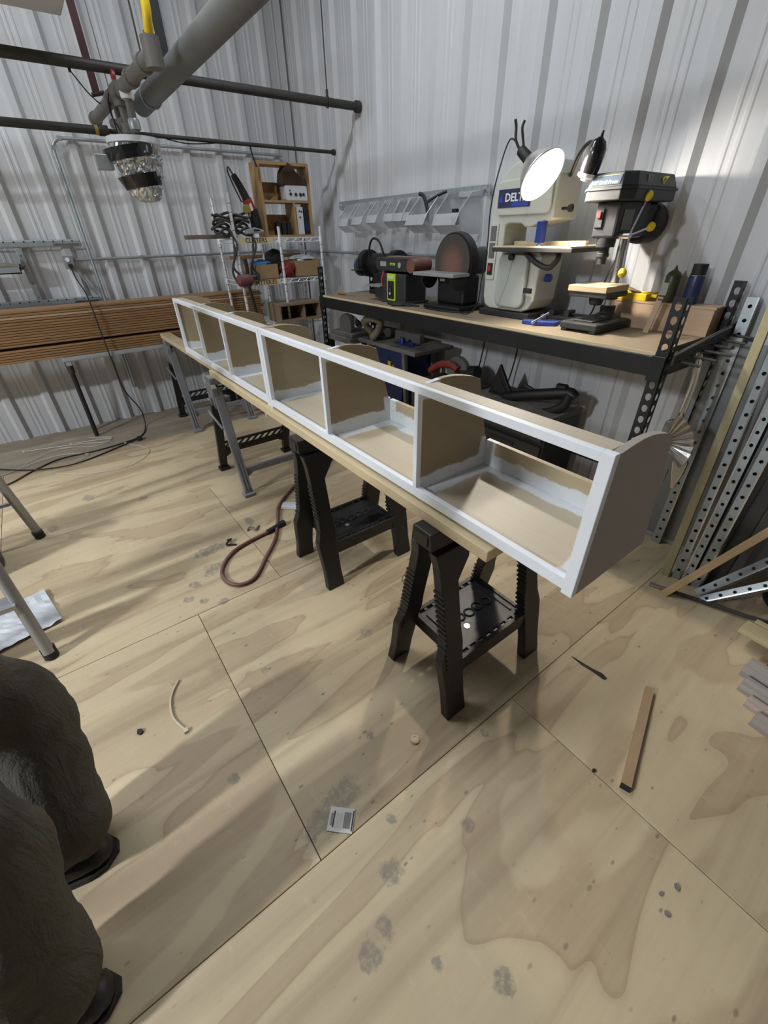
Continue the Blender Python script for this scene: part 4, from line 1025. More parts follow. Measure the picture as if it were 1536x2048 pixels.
b = MB(); b.prism([(-.10,.09),(-.045,.155),(.0,.125),(.02,.10),(-.06,.08)], .05, .058, 'YZ'); obj('flap', b, flat('brown_leather', (.075,.035,.018), .6), bg, bevel=.003)
bk = thing('white_case', 'tall white speckled case standing in the lower pigeonhole', 'case', (-4.31, 2.215, 1.553))
b = MB(); b.box(-.10, .02, -.035, .030, 0, .205); bo = obj('case_body', b, flat('white_plastic', (.62,.63,.66), .4), bk, bevel=.006)
for y, z in ((-.008,.175),(.012,.172),(-.005,.13)):
    b = MB(); b.lathe([(.007,.02),(.007,.024)], 8, (0,y,z), 'X'); obj('button', b, m_rubber, bo)
bk2 = thing('black_case', 'slim black case beside the white speckled case', 'case', (-4.31, 2.275, 1.553))
b = MB(); b.box(-.10, .02, -.022, .022, 0, .20); bo = obj('case_body', b, m_rubber, bk2, bevel=.005)
b = MB(); b.box(.020, .022, -.012, .012, .03, .10); obj('case_label', b, m_badge, bo)
for k in range(3):
    o = thing('battery_pack', ('black battery pack by the box side in the lower pigeonhole', 'black battery pack in the middle of the lower pigeonhole', 'black battery pack against the upright divider')[k], 'battery', (-4.31, 1.995+k*.05, 1.553), 0, 'battery packs in the pigeonhole')
    b = MB(); b.box(-.06, .02, -.02, .02, 0, .095); bo = obj('pack_body', b, m_rubber, o, bevel=.006)
    b = MB(); b.box(.0, .021, -.012, .012, .095, .106); obj('terminal_block', b, m_dark, bo)
# red/yellow hedge tool on the shelf
ct = thing('angle_grinder', 'red and yellow cordless cutter with long black handle leaning on the pigeonhole box', 'power tool', (-4.33, 1.765, 1.538), 0)
b = MB(); b.tube(smooth_path([(0,.035,.03),(0,.03,.12),(0,.015,.20)], 5), .045, 12); obj('battery_base', b, m_rubber, ct, smooth=True)
b = MB(); b.tube(smooth_path([(0,.03,.15),(0,.0,.22),(0,-.02,.27)], 5), .040, 12); bo = obj('housing', b, m_red, ct, smooth=True)
b = MB(); b.lathe([(.012,.035),(.035,.035),(.035,.043),(.012,.043)], 14, (0,-.045,.20), 'X'); obj('yellow_disc', b, flat('dull_yellow', (.32,.25,.03), .5), bo, smooth=True)
b = MB(); b.beam((.042,-.0,.19), (.042,-.01,.24), .020, .004, (1,0,0)); obj('white_stripe', b, m_print, bo)
b = MB(); b.tube(smooth_path([(0,-.015,.26),(0,-.05,.34),(0,-.10,.43)], 5), [.034,.033,.032,.031,.030,.029,.028,.027,.026,.024,.02], 12); obj('handle', b, m_rubber, ct, smooth=True)
b = MB(); b.tube(smooth_path([(0,-.10,.43),(0,-.13,.475),(0,-.14,.45),(0,-.115,.37),(0,-.065,.25)], 5), .006, 6); obj('hand_guard', b, m_dark, ct, smooth=True)
cabm = flat('dusty_black_cable', (.045,.043,.042), .6, dust=.4)
for k, (y, z, lb) in enumerate(((1.48, 1.56, 'coil of dusty black cable heaped on the end of the top wire shelf'), (1.645, 1.56, 'dusty black coiled hose beside the red and yellow cutter'))):
    o = thing('cable_coil', lb, 'cable', (-4.30, y, z-.022), 0)
    b = MB(); pts = []
    for q in range(70):
        a = q*.42; r = .068+.02*math.sin(q*.31+k); pts.append((.02+r*.8*math.cos(a), r*math.sin(a), .02+.0022*q+.015*math.sin(q*.9)))
    b.tube(pts, .010, 7); obj('coil', b, cabm, o, smooth=True)
    b = MB(); b.tube(smooth_path([(.09,.02,.06),(.12,.06,-.05),(.115,.0,-.20),(.11,.05,-.28),(.105,.02,-.33),(.10,-.01,-.24),(.105,.03,-.12),(.10,.05,.02)], 6), .009, 6); obj('hanging_loop', b, cabm, o, smooth=True)
o = thing('gray_trowel', 'pale gray plastic scraper resting on the cable heap', 'scraper', (-4.19, 1.70, 1.56))
b = MB(); b.prism([(-.07,0),(.09,.01),(.10,.03),(.02,.05),(-.06,.035)], -.02, .02, 'YZ'); obj('blade', b, flat('pale_plastic', (.33,.33,.33), .5), o, bevel=.008)
b = MB(); b.prism([(.0,.022),(.06,.024),(.055,.034),(.005,.036)], .019, .022, 'YZ'); obj('slot', b, m_rubber, o)
plank('shelf_plank', 'weathered gray plank jutting from the top wire shelf towards the lumber', 'board', -4.44, -4.36, 1.20, 1.56, 1.535, 1.565, flat('weathered_gray_wood', (.16,.14,.11), .8))
# middle shelf
def carton(label, x0, x1, y0, y1, z, h, open_=True):
    t = thing('cardboard_box', label, 'box', ((x0+x1)/2, (y0+y1)/2, z)); a, c = (x1-x0)/2, (y1-y0)/2
    for q in ((-a,a,-c,-c+.004,0,h),(-a,a,c-.004,c,0,h),(-a,-a+.004,-c,c,0,h),(a-.004,a,-c,c,0,h),(-a,a,-c,c,0,.004)):
        b = MB(); b.box(*q); obj('panel', b, m_card, t)
    return t
carton('open cardboard box with blue rag on the labelled middle shelf', -4.50, -4.22, 1.68, 1.90, 1.222, .115)
carton('wide cardboard box at the wall end of the middle shelf', -4.50, -4.22, 2.06, 2.33, 1.222, .13)
def lump(name, label, cat, loc, r, m, seed=0, rough=.35, pname='cloth'):
    t = thing(name, label, cat, loc)
    bm_ = bmesh.new(); bmesh.ops.create_icosphere(bm_, subdivisions=3, radius=1)
    for v in bm_.verts:
        n = mnoise.noise(v.co*1.7+Vector((seed*7.1, seed*3.3, 1)))*rough + mnoise.noise(v.co*4+Vector((seed, 0, 5)))*rough*.4
        v.co = Vector((v.co.x*r[0], v.co.y*r[1], (v.co.z*r[2])))*(1+n)
    zmin = min(v.co.z for v in bm_.verts)
    for v in bm_.verts: v.co.z -= zmin
    q = MB(); q.bm.free(); q.bm = bm_
    obj(pname, q, m, t, smooth=True); return t
lump('rag', 'crumpled blue rag stuffed in the open cardboard box', 'rag', (-4.34, 1.78, 1.30), (.10,.085,.035), flat('blue_cloth', (.05,.17,.42), .8), 1)
lump('plastic_bag', 'white crumpled plastic bag on the wide cardboard box', 'bag', (-4.34, 2.20, 1.33), (.10,.12,.03), flat('white_film', (.55,.56,.58), .35), 2, pname='film')
lump('red_bag', 'dark red cloth bag between the two cardboard boxes', 'bag', (-4.24, 2.00, 1.222), (.06,.075,.065), flat('red_cloth', (.20,.02,.02), .8), 3)
lump('glove', 'dusty gray work glove on the middle shelf by the post', 'glove', (-4.24, 1.635, 1.222), (.05,.075,.028), flat('gray_cloth', (.16,.16,.15), .85), 4)
lump('tool_bag', 'black cloth tool bag deep on the middle shelf', 'bag', (-4.44, 1.97, 1.222), (.08,.09,.10), flat('black_cloth', (.02,.02,.02), .85), 5)
plank('shelf_plank', 'plain board lying under the top wire shelf on the wall side', 'board', -4.66, -4.625, 1.62, 2.36, 1.37, 1.40, w_cubY)
# red drill hanging and black pole
o = thing('red_drill', 'dusty red drill hanging under the cable heap', 'drill', (-4.16, 1.545, 1.16))
b = MB(); b.lathe([(.02,-.07),(.045,-.05),(.05,.04),(.03,.07)], 14, (0,0,.07), 'Y'); bo = obj('motor_body', b, flat('dusty_red', (.17,.05,.05), .6, dust=.4), o, smooth=True)
b = MB(); b.tube([(0,.03,.08),(0,.04,.15),(0,.035,.23)], .016, 8); obj('grip', b, m_rubber, bo, smooth=True)
o = thing('black_pole', 'black pole leaning on the front of the wire shelving', 'pole', (-4.10, 1.66, .0))
b = MB(); b.cyl((0.03,.03,.01), (-.03,-.10,1.22), .014, 10); bo = obj('shaft', b, m_rubber, o, smooth=True)
b = MB(); b.cyl((0.0305,.031,0), (.0295,.029,.03), .018, 10); obj('ferrule', b, m_iron, bo, smooth=True)
# open wooden drawer on the lower shelf
dw = thing('wooden_drawer', 'open plywood drawer box standing on edge on the lower wire shelf', 'drawer', (-4.22, 1.80, .866))
for a in ((-.14,.12,0,.018,0,.155),(-.14,.12,.42,.438,0,.155),(-.14,.12,.018,.42,.137,.155),(-.14,.12,.018,.42,0,.018),(-.14,-.132,.018,.42,.018,.137),(-.14,.10,.26,.275,.018,.137)):
    b = MB(); b.box(*a); obj('board', b, wood('drawer_ply', (.30,.22,.14), (.2,.14,.085), 'Y'), dw, bevel=.001)
lump('plastic_bag', 'clear crumpled plastic bag beside the drawer on the lower shelf', 'bag', (-4.13, 2.30, .866), (.05,.07,.08), clear_mat('clear_film', (.5,.51,.52), .55), 6, pname='film')

for o_ in list(COL.objects):
    if o_ not in _before and o_.parent is None: o_.location += Vector((.12, -.045, 0))
# ---------------------------------------------------------------- board stack on its stand by the left wall
XF = -4.50; z = .737
ORD = ['first','second','third','fourth','fifth','sixth','seventh','eighth','ninth','tenth']
for k in range(18):
    th = .0165; gap = .022 if k == 5 else .0028
    if k: z += gap
    y1 = 1.84 - random.uniform(0, .05); x1 = XF - random.uniform(0, .012); wd = .24
    if k == 17: lb = 'brown wooden board lying topmost on the stack by the ribbed wall'
    elif k == 0: lb = 'brown wooden board at the very bottom of the stack by the ribbed wall'
    elif k == 15: lb = 'paler planed board near the top of the brown board stack'
    elif k < 5: lb = 'brown wooden board %s up from the bottom of the lower bundle' % ORD[k]
    elif k == 16: lb = 'brown wooden board sandwiched between the topmost and the paler planed board'
    else: lb = 'brown wooden board %s up from the dark gap between the bundles' % ORD[k-5]
    m = w_cedar if k != 15 else wood('pale_board', (.50,.38,.25), (.38,.27,.16), 'Y', contrast=.5)
    plank('stacked_board', lb, 'board', x1-wd, x1, -2.6, y1, z, z+th, m, 'brown boards stacked by the side wall', bevel=.0045)
    z += th
for yb in (-1.4, .5, 1.2):
    pass
rk = thing('lumber_stand', 'gray steel lumber stand with slim black legs under the board stack', 'stand', (0, 0, 0))
b = MB(); b.box(-4.53, -4.47, 0, 1.46, .702, .735); obj('front_rail', b, flat('gray_enamel', (.33,.34,.35), .4), rk, bevel=.008)
b = MB(); b.box(-4.76, -4.70, 0, 1.46, .702, .735); obj('rear_rail', b, flat('gray_enamel', (.33,.34,.35), .4), rk, bevel=.008)
for y in (.03, 1.43):
    b = MB(); b.box(-4.76, -4.47, y-.02, y+.02, .672, .702); obj('cross_rail', b, flat('gray_enamel', (.33,.34,.35), .4), rk)
    for x, xf in ((-4.54, -4.62), (-4.72, -4.80)):
        b = MB(); b.cyl((x, y, .68), (xf, y-.01, 0), .018, 10); lg = obj('leg', b, m_rubber, rk, smooth=True)
        b = MB(); b.cyl((x+.002, y, .665), (x-.006, y-.001, .60), .026, 10); obj('hinge_collar', b, m_iron, lg, smooth=True)
b = MB(); b.box(-4.80, -4.47, -2.3, -2.24, 0, .735); obj('far_trestle', b, flat('gray_enamel', (.33,.34,.35), .4), rk)

# ---------------------------------------------------------------- rails, cleat shelf and outlet on the left wall
for (zt, y1, lb) in ((1.555, .464, 'galvanized perforated rail across the side wall above the outlet box'), (1.132, .466, 'galvanized perforated rail across the side wall just above the board stack')):
    o = thing('wall_rail', lb, 'rail', (WX+.036, -2.2, zt-.052))
    L = y1+2.2
    b = MB(); b.box(0, .030, 0, L, 0, .052); obj('rail_body', b, m_galv, o, bevel=.010)
    b = MB()
    for k in range(40): b.lathe([(.006,.0295),(.006,.0312)], 8, (0, L-.06-k*.066, .040), 'X')
    s_ = obj('punched_holes', b, m_rubber, o)
    b = MB(); b.box(.0295, .032, L-.20, L-.02, .010, .024); obj('bright_plate', b, m_steel, o)
for y in (.02, -.60):
    o = thing('wall_cleat', 'gray upright strip between the two wall rails' if y > 0 else 'gray upright strip beside the shelf bin under the rail', 'cleat', (WX+.04, y, .80))
    b = MB(); b.box(0, .022, -.022, .022, 0, .70); obj('strip', b, m_galv, o, bevel=.003)
    b = MB()
    for k in range(7): b.lathe([(.005,.0215),(.005,.0232)], 6, (0,0,.05+k*.1), 'X')
    obj('screw_row', b, m_iron, o)
o = thing('shelf_bin', 'shallow gray shelf tray holding bits under the upper wall rail', 'tray', (WX+.07, -.28, 1.335))
for a in ((0,.14,-.30,.26,0,.008),(.134,.14,-.30,.26,0,.045),(0,.14,.254,.26,0,.10),(0,.14,-.30,-.294,0,.10)):
    b = MB(); b.box(*a); obj('tray_panel', b, m_galv, o)
o = lump('rag', 'grimy gray rag in the shelf tray under the rail', 'rag', (WX+.14, .0-.10, 1.343), (.05,.12,.03), flat('grimy_cloth', (.18,.16,.13), .9), 8)
ou = thing('outlet_box', 'gray metal outlet box with plugged-in cord on the side wall', 'outlet', (WX+.045, .325, 1.392))
b = MB(); b.box(-.01, .045, -.038, .038, -.048, .048); bo = obj('box_body', b, flat('gray_box', (.27,.275,.28), .45), ou, bevel=.005)
b = MB(); b.lathe([(.016,.045),(.016,.049)], 14, (0,-.004,.020), 'X'); obj('receptacle', b, m_white, bo)
b = MB(); b.box(.045, .075, -.014, .014, -.036, -.008); obj('plug', b, m_rubber, bo, bevel=.004)
def conduit(name, label, pts, r=.011, m=None):
    o = thing(name, label, 'conduit', pts[0]); p0 = Vector(pts[0])
    b = MB(); b.tube([Vector(p)-p0 for p in pts], r, 12); bo = obj('pipe', b, m or m_galv, o, smooth=True)
    for k in (len(pts)//3, 2*len(pts)//3):
        p = Vector(pts[k])-p0; b = MB(); b.box(p.x-.014, p.x+.014, p.y-.014, p.y+.014, p.z-.014, p.z+.014); obj('strap', b, m_galv, bo)
    return o
xw = WX+.055
conduit('wall_conduit', 'thin gray conduit running level along the side wall from the outlet box', [(xw,.37,1.407),(xw,.9,1.408),(xw,1.5,1.41),(xw,2.3,1.412),(xw,2.5,1.412)])
bend = [(xw,.50,2.12)]+[(xw,.50+.085-.085*math.cos(a), 2.12+.085*math.sin(a)) for a in [pi/2*k/6 for k in range(1,7)]]
conduit('wall_conduit', 'gray conduit bending over from vertical to level high on the side wall', [(xw,.50,.30),(xw,.50,1.0),(xw,.50,1.6)]+bend+[(xw,1.2,2.205),(xw,1.9,2.205),(xw,2.42,2.205)], .012)
conduit('wall_conduit', 'straight gray conduit dropping from the outlet box behind the boards', [(xw-.01,.365,1.345),(xw-.01,.42,1.2),(xw-.01,.475,1.08),(xw-.01,.48,.3)], .010)

# extension cord from the outlet across the floor
ec = thing('extension_cord', 'black extension cord dropping from the outlet box and snaking over the darker floor', 'cord', (-4.36, .376, 0))
P0 = Vector((-4.36, .376, 0))
pts = [(-4.87,.325,1.37),(-4.82,.33,1.28),(-4.70,.35,1.18),(-4.56,.345,1.13),(-4.474,.34,1.09),(-4.462,.34,.84),(-4.45,.345,.66),(-4.50,.36,.40),(-4.60,.44,.18),(-4.63,.45,.05),(-4.55,.43,.009),(-4.38,.38,.007),(-4.28,.28,.007),(-4.22,-.02,.007),(-4.23,-.30,.007),(-4.10,-.50,.007),(-3.95,-.68,.007),(-4.0,-.95,.007)]
b = MB(); b.tube(smooth_path([Vector(p)-P0 for p in pts], 7), .0055, 7); obj('cord_run', b, m_rubber, ec, smooth=True)
ec2 = thing('extension_cord', 'second black cord end with plug lying across the white straps on the floor', 'cord', (-4.20, .30, 0))
pts = [(-4.245,.31,.014),(-4.20,.18,.008),(-4.06,-.12,.008),(-4.02,-.30,.017),(-4.12,-.52,.017),(-4.35,-.75,.008),(-4.6,-1.0,.008)]
b = MB(); b.tube(smooth_path([Vector(p)-Vector((-4.20,.30,0)) for p in pts], 7), .0055, 7); obj('cord_run', b, m_rubber, ec2, smooth=True)
b = MB(); b.box(-.075, -.02, .0, .045, 0, .03); obj('plug', b, m_rubber, ec2, bevel=.008)
m_strap = flat('white_strapping', (.60,.58,.53), .5)
for k, (pp, lb) in enumerate(((((-4.25,.20),(-3.95,.34),(-3.72,.15),(-3.78,-.15),(-3.95,-.35)), 'pale plastic strapping curling past the cord plug'),
        (((-4.55,-.2),(-4.42,.1),(-4.35,-.02),(-4.45,-.3),(-4.3,-.55)), 'pale tangled strapping loop lying near the stand leg'),
        (((-4.62,-.55),(-4.5,-.15),(-4.4,.05),(-4.48,.12),(-4.6,-.05)), 'pale strapping tangle lying against the ribbed wall'),
        (((-4.15,-.75),(-4.3,-.35),(-4.2,-.1),(-4.05,-.2)), 'pale strapping strand under the black cords'))):
    o = thing('plastic_strap', lb, 'strap', (pp[0][0], pp[0][1], 0), 0, 'loose strapping on the floor')
    q = Vector((pp[0][0], pp[0][1], 0))
    b = MB(); b.tube(smooth_path([Vector((x, y, .004+.012*(i % 2)*(k % 2)))-q for i, (x, y) in enumerate(pp)], 8), .0028, 5); bo = obj('strand', b, m_strap, o, smooth=True)
    b = MB(); b.box(-.012, .012, -.008, .008, 0, .010); obj('buckle', b, m_strap, bo)

# ---------------------------------------------------------------- overhead pipes
PX, PZ = -3.785, 2.393
pu = thing('overhead_pipe', 'thick black iron pipe running overhead to the back wall', 'pipe', (PX, 0, PZ))
b = MB(); b.cyl((0,-4.5,0), (0,2.575,0), .027, 16); pm = obj('pipe_run', b, m_iron, pu, smooth=True)
b = MB(); b.lathe([(.036,2.555),(.038,2.56),(.038,2.59)], 16, (0,0,0), 'Y'); obj('end_cap', b, m_iron, pu, smooth=True)
b = MB(); b.cyl((0,2.30,.03), (0,2.30,CEIL_Z-PZ), .005, 6); b.tube([(.033*math.cos(2*pi*k/14),2.30,.033*math.sin(2*pi*k/14)) for k in range(14)], .004, 5, closed=True); b.lathe([(.010,.032),(.010,.07)], 8, (0,2.30,0)); obj('hanger_rod', b, m_iron, pu, smooth=True)
b = MB(); b.cyl((0,-1.8,.03), (0,-1.8,CEIL_Z-PZ), .005, 6); obj('hanger_rod', b, m_iron, pu, smooth=True)
PX2, PZ2 = -4.161, 2.160
pl = thing('overhead_pipe', 'lower black iron pipe that thins past the wrapped device overhead', 'pipe', (PX2, 0, PZ2))
b = MB(); b.cyl((0,-4.5,0), (0,.76,0), .024, 16); obj('thick_run', b, m_iron, pl, smooth=True)
b = MB(); b.cyl((0,.72,0), (0,.78,0), .030, 16); obj('coupling', b, m_iron, pl, smooth=True)
b = MB(); b.cyl((0,.76,0), (0,2.575,-.005), .0135, 12); obj('thin_run', b, m_iron, pl, smooth=True)
b = MB(); b.lathe([(.022,2.545),(.022,2.575)], 12, (0,0,-.005), 'Y'); obj('end_cap', b, m_iron, pl, smooth=True)
b = MB(); b.lathe([(.0265,.70),(.0265,.735)], 16, (0,0,0), 'Y'); obj('yellow_band', b, flat('ochre_tape', (.35,.25,.05), .6), pl, smooth=True)
b = MB(); b.tube(smooth_path([(0,1.15,-.014),(0,1.3,-.03),(0,1.5,-.014)], 6), .004, 6); b.tube(smooth_path([(.0,1.78,-.01),(0,1.79,-.06),(.005,1.81,-.14)], 5), .006, 6); obj('hanging_wire', b, m_rubber, pl, smooth=True)
gp = thing('overhead_pipe', 'fat gray pipe crossing overhead with a wire band round it', 'pipe', (-4.02, 1.0, 2.285))
b = MB(); b.cyl((0,0,0), (4.6,0,.03), .058, 24); gm = obj('pipe_run', b, m_graypipe, gp, smooth=True)
b = MB(); b.tube([(.28,.061*math.cos(2*pi*k/20),.061*math.sin(2*pi*k/20)) for k in range(20)], .004, 6, closed=True); obj('wire_band', b, m_galv, gp, smooth=True)
b = MB(); b.cyl((.28,0,.06), (.28,0,CEIL_Z-2.285), .005, 6); b.cyl((2.6,0,.07), (2.6,0,CEIL_Z-2.285), .005, 6); obj('hanger_rod', b, m_iron, gp)
# gas line with drop pipes beside the gray pipe
mf = thing('gas_manifold', 'dusty iron gas line with drop pipes above the wrapped device', 'pipe fitting', (-3.70, .82, 2.285))
m_fit = flat('dusty_iron', (.17,.165,.15), .6, .3, var=.3, dust=.5)
b = MB(); b.tube([(-.98,0,.018),(-.10,0,.005)], .034, 14); lp_ = obj('inlet_pipe', b, m_fit, mf, smooth=True)
for a, c in (((-.98,0,.018), (-1.04,0,.019)), ((-.30,0,.008), (-.24,0,.007))): b = MB(); b.cyl(a, c, .043, 14); obj('pipe_collar', b, m_fit, lp_, smooth=True)
b = MB(); b.tube([(-.06,0,.0),(.84,0,-.026)], .033, 14); op_ = obj('outlet_pipe', b, m_fit, mf, smooth=True)
for a, c in (((.30,0,-.01), (.36,0,-.012)), ((.62,0,-.02), (.67,0,-.021))): b = MB(); b.cyl(a, c, .042, 14); obj('pipe_collar', b, m_fit, op_, smooth=True)
b = MB(); b.cyl((-.11,0,.004), (.0,0,.0), .046, 14); b.cyl((-.055,0,.0), (-.055,0,-.065), .042, 14); obj('tee', b, m_fit, mf, smooth=True)
for (x, y, z0, z1) in ((-.055,0,-.20,-.05),(.10,.01,-.20,-.02),(-.20,.0,-.19,-.02)):
    b = MB(); b.cyl((x,y,z0), (x,y,z1), .022, 10); dr = obj('drop_pipe', b, m_fit, mf, smooth=True)
    b = MB(); b.lathe([(.031,z0+.01),(.033,z0+.02),(.033,z0+.05),(.028,z0+.06)], 12, (x,y,0)); obj('union_nut', b, m_galv if x > 0 else m_fit, dr, smooth=True)
b = MB(); b.lathe([(.034,-.055),(.038,-.045),(.038,-.01)], 12, (.10,.01,0)); obj('pale_collar', b, m_white, mf, smooth=True)
b = MB(); b.lathe([(.015,-.012),(.030,-.008),(.030,.008),(.015,.012)], 12, (-.03,-.01,.062), 'Y'); obj('valve_handle', b, m_red, mf, smooth=True)
b = MB(); b.cyl((.83,0,-.075), (.83,0,.03), .042, 14); obj('end_tee', b, m_fit, mf, smooth=True)
b = MB(); b.tube([(-.36,-.01,-.10),(-.22,-.01,-.13),(-.05,0,-.13)], .028, 10); obj('lower_pipe', b, m_fit, mf, smooth=True)
for (a, c, d_) in (((-.22,-.03,-.02),(-.15,-.05,-.08),(-.18,-.04,-.17)), ((-.10,-.04,.02),(-.13,-.06,-.08),(-.11,-.03,-.18))):
    b = MB(); b.tube(smooth_path([a,c,d_], 5), .004, 5); obj('loose_wire', b, m_rubber, mf, smooth=True)
b = MB(); b.cyl((-.14,-.03,.02), (-.17,-.02,CEIL_Z-2.285), .004, 6); obj('hanger_wire', b, m_steel, mf, smooth=True)
yh_ = thing('gas_hose', 'yellow flexible gas hose dropping from the ceiling to the gas line', 'hose', (-2.865, .82, 2.305))
b = MB(); b.tube(smooth_path([(0,0,.0),(.02,.0,.04),(.03,.005,.09),(.02,.01,.16),(.0,.02,.30),(-.02,.03,.8),(.0,.03,CEIL_Z-2.305)], 6), .020, 12); obj('hose_run', b, flat('yellow_hose', (.80,.56,.02), .35), yh_, smooth=True)
b = MB(); b.cyl((-.008,-.002,-.012), (.008,.0,.02), .027, 10); obj('brass_nut', b, flat('brass', (.45,.38,.22), .35, .9), yh_, smooth=True)
o = thing('support_strut', 'flat black strut hanging behind the yellow hose', 'strut', (-3.62, 1.10, 2.42))
b = MB(); b.box(-.012, .012, -.025, .025, 0, CEIL_Z-2.42); bo = obj('strut_bar', b, m_rubber, o)
b = MB(); b.box(-.02, .02, -.03, .03, -.006, .0); obj('foot_plate', b, m_iron, o)
o = thing('hanging_strap', 'dark red steel strap hanging from the ceiling behind the pipes', 'strap', (-4.30, .80, 2.36))
b = MB(); b.box(-.010, .010, -.022, .022, 0, CEIL_Z-2.36); bo = obj('strap_bar', b, flat('oxide_red', (.05,.012,.012), .6), o)
b = MB(); b.cyl((0,-.03,.0), (0,.05,.02), .012, 8); obj('hook', b, m_rubber, o, smooth=True)
o = thing('guy_wire', 'thin black wire slung from the upper pipe to the manifold', 'wire', (-3.79, .60, 2.36))
b = MB(); b.tube(smooth_path([(0,0,0),(-.15,.08,-.05),(-.32,.15,-.06),(-.42,.19,-.055)], 5), .004, 6); bo = obj('wire_run', b, m_rubber, o, smooth=True)
b = MB(); b.lathe([(.008,-.01),(.008,.02)], 8); obj('wire_clip', b, m_rubber, bo)
# wrapped device
dv = thing('wrapped_heater', 'hanging device wrapped in crinkled clear plastic and black tape bands', 'heater', (-3.76, .835, 1.80)); dv.scale = (.845, .845, .845)
def crinkle(prof, seg, amp, seed):
    q = MB(); rings = []
    for r, h in prof:
        ring = []
        for k in range(seg):
            a = 2*pi*k/seg; n = 1+amp*mnoise.noise(Vector((math.cos(a)*3.5, math.sin(a)*3.5, h*28+seed)))+amp*.6*mnoise.noise(Vector((math.cos(a)*9, math.sin(a)*9, h*60+seed)))
            ring.append(q.bm.verts.new((r*n*math.cos(a), r*n*math.sin(a), h)))
        rings.append(ring)
    for r0, r1 in zip(rings, rings[1:]):
        for k in range(seg): q.bm.faces.new((r0[k], r0[(k+1) % seg], r1[(k+1) % seg], r1[k]))
    q.bm.faces.new(rings[0][::-1]); q.bm.faces.new(rings[-1]); return q
bagp = [(.03,-.06),(.075,-.05),(.10,-.02),(.118,.03),(.13,.07)]; midp = [(.145,.12),(.155,.16),(.165,.20),(.168,.23)]
pr = []
for a, c in zip(bagp+midp, (bagp+midp)[1:]):
    for k in range(3): t_ = k/3; pr.append((a[0]+(c[0]-a[0])*t_, a[1]+(c[1]-a[1])*t_))
pr += [(.168,.23),(.17,.26),(.168,.30)]
m_wrap = flat('crinkled_film', (.62,.63,.65), .14, .65, var=.25, nscale=24)
obj('plastic_wrap', crinkle(pr, 72, .13, 2), m_wrap, dv)
for z0, z1, r0, r1 in ((.035,.115,.135,.160),(.205,.28,.188,.190)):
    q = crinkle([(r0*1.0,z0),((r0+r1)/2,(z0+z1)/2),(r1,z1)], 40, .03, 5); q.xf(Matrix.Rotation(math.radians(9), 4, 'X')); obj('tape_band', q, flat('gloss_tape', (.010,.010,.011), .2), dv)
b = MB(); b.lathe([(.16,.285),(.185,.29),(.185,.325),(.05,.335)], 28); obj('white_lid', b, m_white, dv, smooth=True)
b = MB(); b.prism([(-.02,.13),(.05,.13),(.05,.22),(.02,.22)], -.30, -.19, 'XZ'); obj('side_hood', b, m_galv, dv, bevel=.004)
b = MB(); b.cyl((.006,-.018,.33), (.006,-.018,.352), .03, 10); obj('stem', b, m_iron, dv, smooth=True)
# white overhead heater housing in the upper corner
hh = thing('overhead_housing', 'white sheet-metal housing hung from the ceiling by the side wall', 'housing', (-3.45, .02, 2.60))
b = MB(); b.box(-.45, .5, -1.2, .64, 0, .32); bo = obj('casing', b, flat('offwhite_sheet', (.60,.58,.57), .5), hh, bevel=.01)
for x in (-.4, .45):
    b = MB(); b.cyl((x,.4,.32), (x,.4,CEIL_Z-2.60), .005, 6); obj('hanger_rod', b, m_iron, hh)
# ---------------------------------------------------------------- perforated studs leaning on the back wall
def lean(name, label, cat, foot, top, build, group=None):
    """thing at its foot, local Z along its length, local -Y facing the room"""
    f = Vector(foot); d = (Vector(top)-f); L = d.length
    t = thing(name, label, cat, f, 0, group)
    z = d.normalized(); x = Vector((1,0,0)); x = (x-z*x.dot(z)).normalized(); y = z.cross(x)
    t.rotation_euler = Matrix((x, y, z)).transposed().to_euler()
    build(t, L); return t
def stud(w=.04, d=.04, pitch=.058, hr=.0085, rot=0.0, side='R'):
    def f(t, L):
        R_ = Matrix.Rotation(rot, 4, 'Z')
        b = MB(); b.perf((-w/2, 0, 0), (1,0,0), (0,0,1), w, L, pitch, hr, .003, 1); b.xf(R_); obj('front_flange', b, m_galv, t)
        b = MB(); sgn = 1 if side == 'R' else -1
        b.perf((sgn*w/2, 0, 0), (0,1,0), (0,0,1), d, L, pitch, hr, .003, 1); b.xf(R_); obj('side_flange', b, m_galv, t)
        b = MB(); b.box(sgn*(w/2-.006), sgn*(w/2), -.002, .002, 0, L); b.xf(R_); obj('fold_edge', b, m_steel, t)
        b = MB(); b.box(-w/2+.002, w/2-.002, d-.004, d-.002, 0, L); b.xf(R_); obj('dark_backing', b, m_blackmetal, t)  # black plate added behind the holes to stand for their dark inside
    return f
def lath(w, h, m):
    def f(t, L):
        b = MB(); b.box(-w/2, w/2, 0, h, 0, L); o = obj('strip', b, m, t, bevel=.0015)
        b = MB(); b.box(-w/2+.0005, w/2-.0005, .0005, h-.0005, -.0008, .001); obj('sawn_end', b, w_pine, t)
    return f
w_lath = wood('weathered_lath', (.42,.38,.22), (.30,.26,.14), 'Z')
G = 'perforated steel studs leaning on the wall'
lean('wood_strip', 'greenish weathered wood strip leaning beside the perforated studs', 'board', (-.470,2.185,0), (-.652,2.545,2.38), lath(.036,.02,w_lath))
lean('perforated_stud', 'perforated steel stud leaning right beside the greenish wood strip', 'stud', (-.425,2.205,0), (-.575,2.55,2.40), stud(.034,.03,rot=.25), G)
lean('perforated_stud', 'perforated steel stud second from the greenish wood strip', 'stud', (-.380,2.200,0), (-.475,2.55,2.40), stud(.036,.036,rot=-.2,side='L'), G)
lean('perforated_stud', 'perforated steel stud third from the greenish wood strip', 'stud', (-.335,2.215,0), (-.385,2.55,2.40), stud(.040,.036,rot=.2), G)
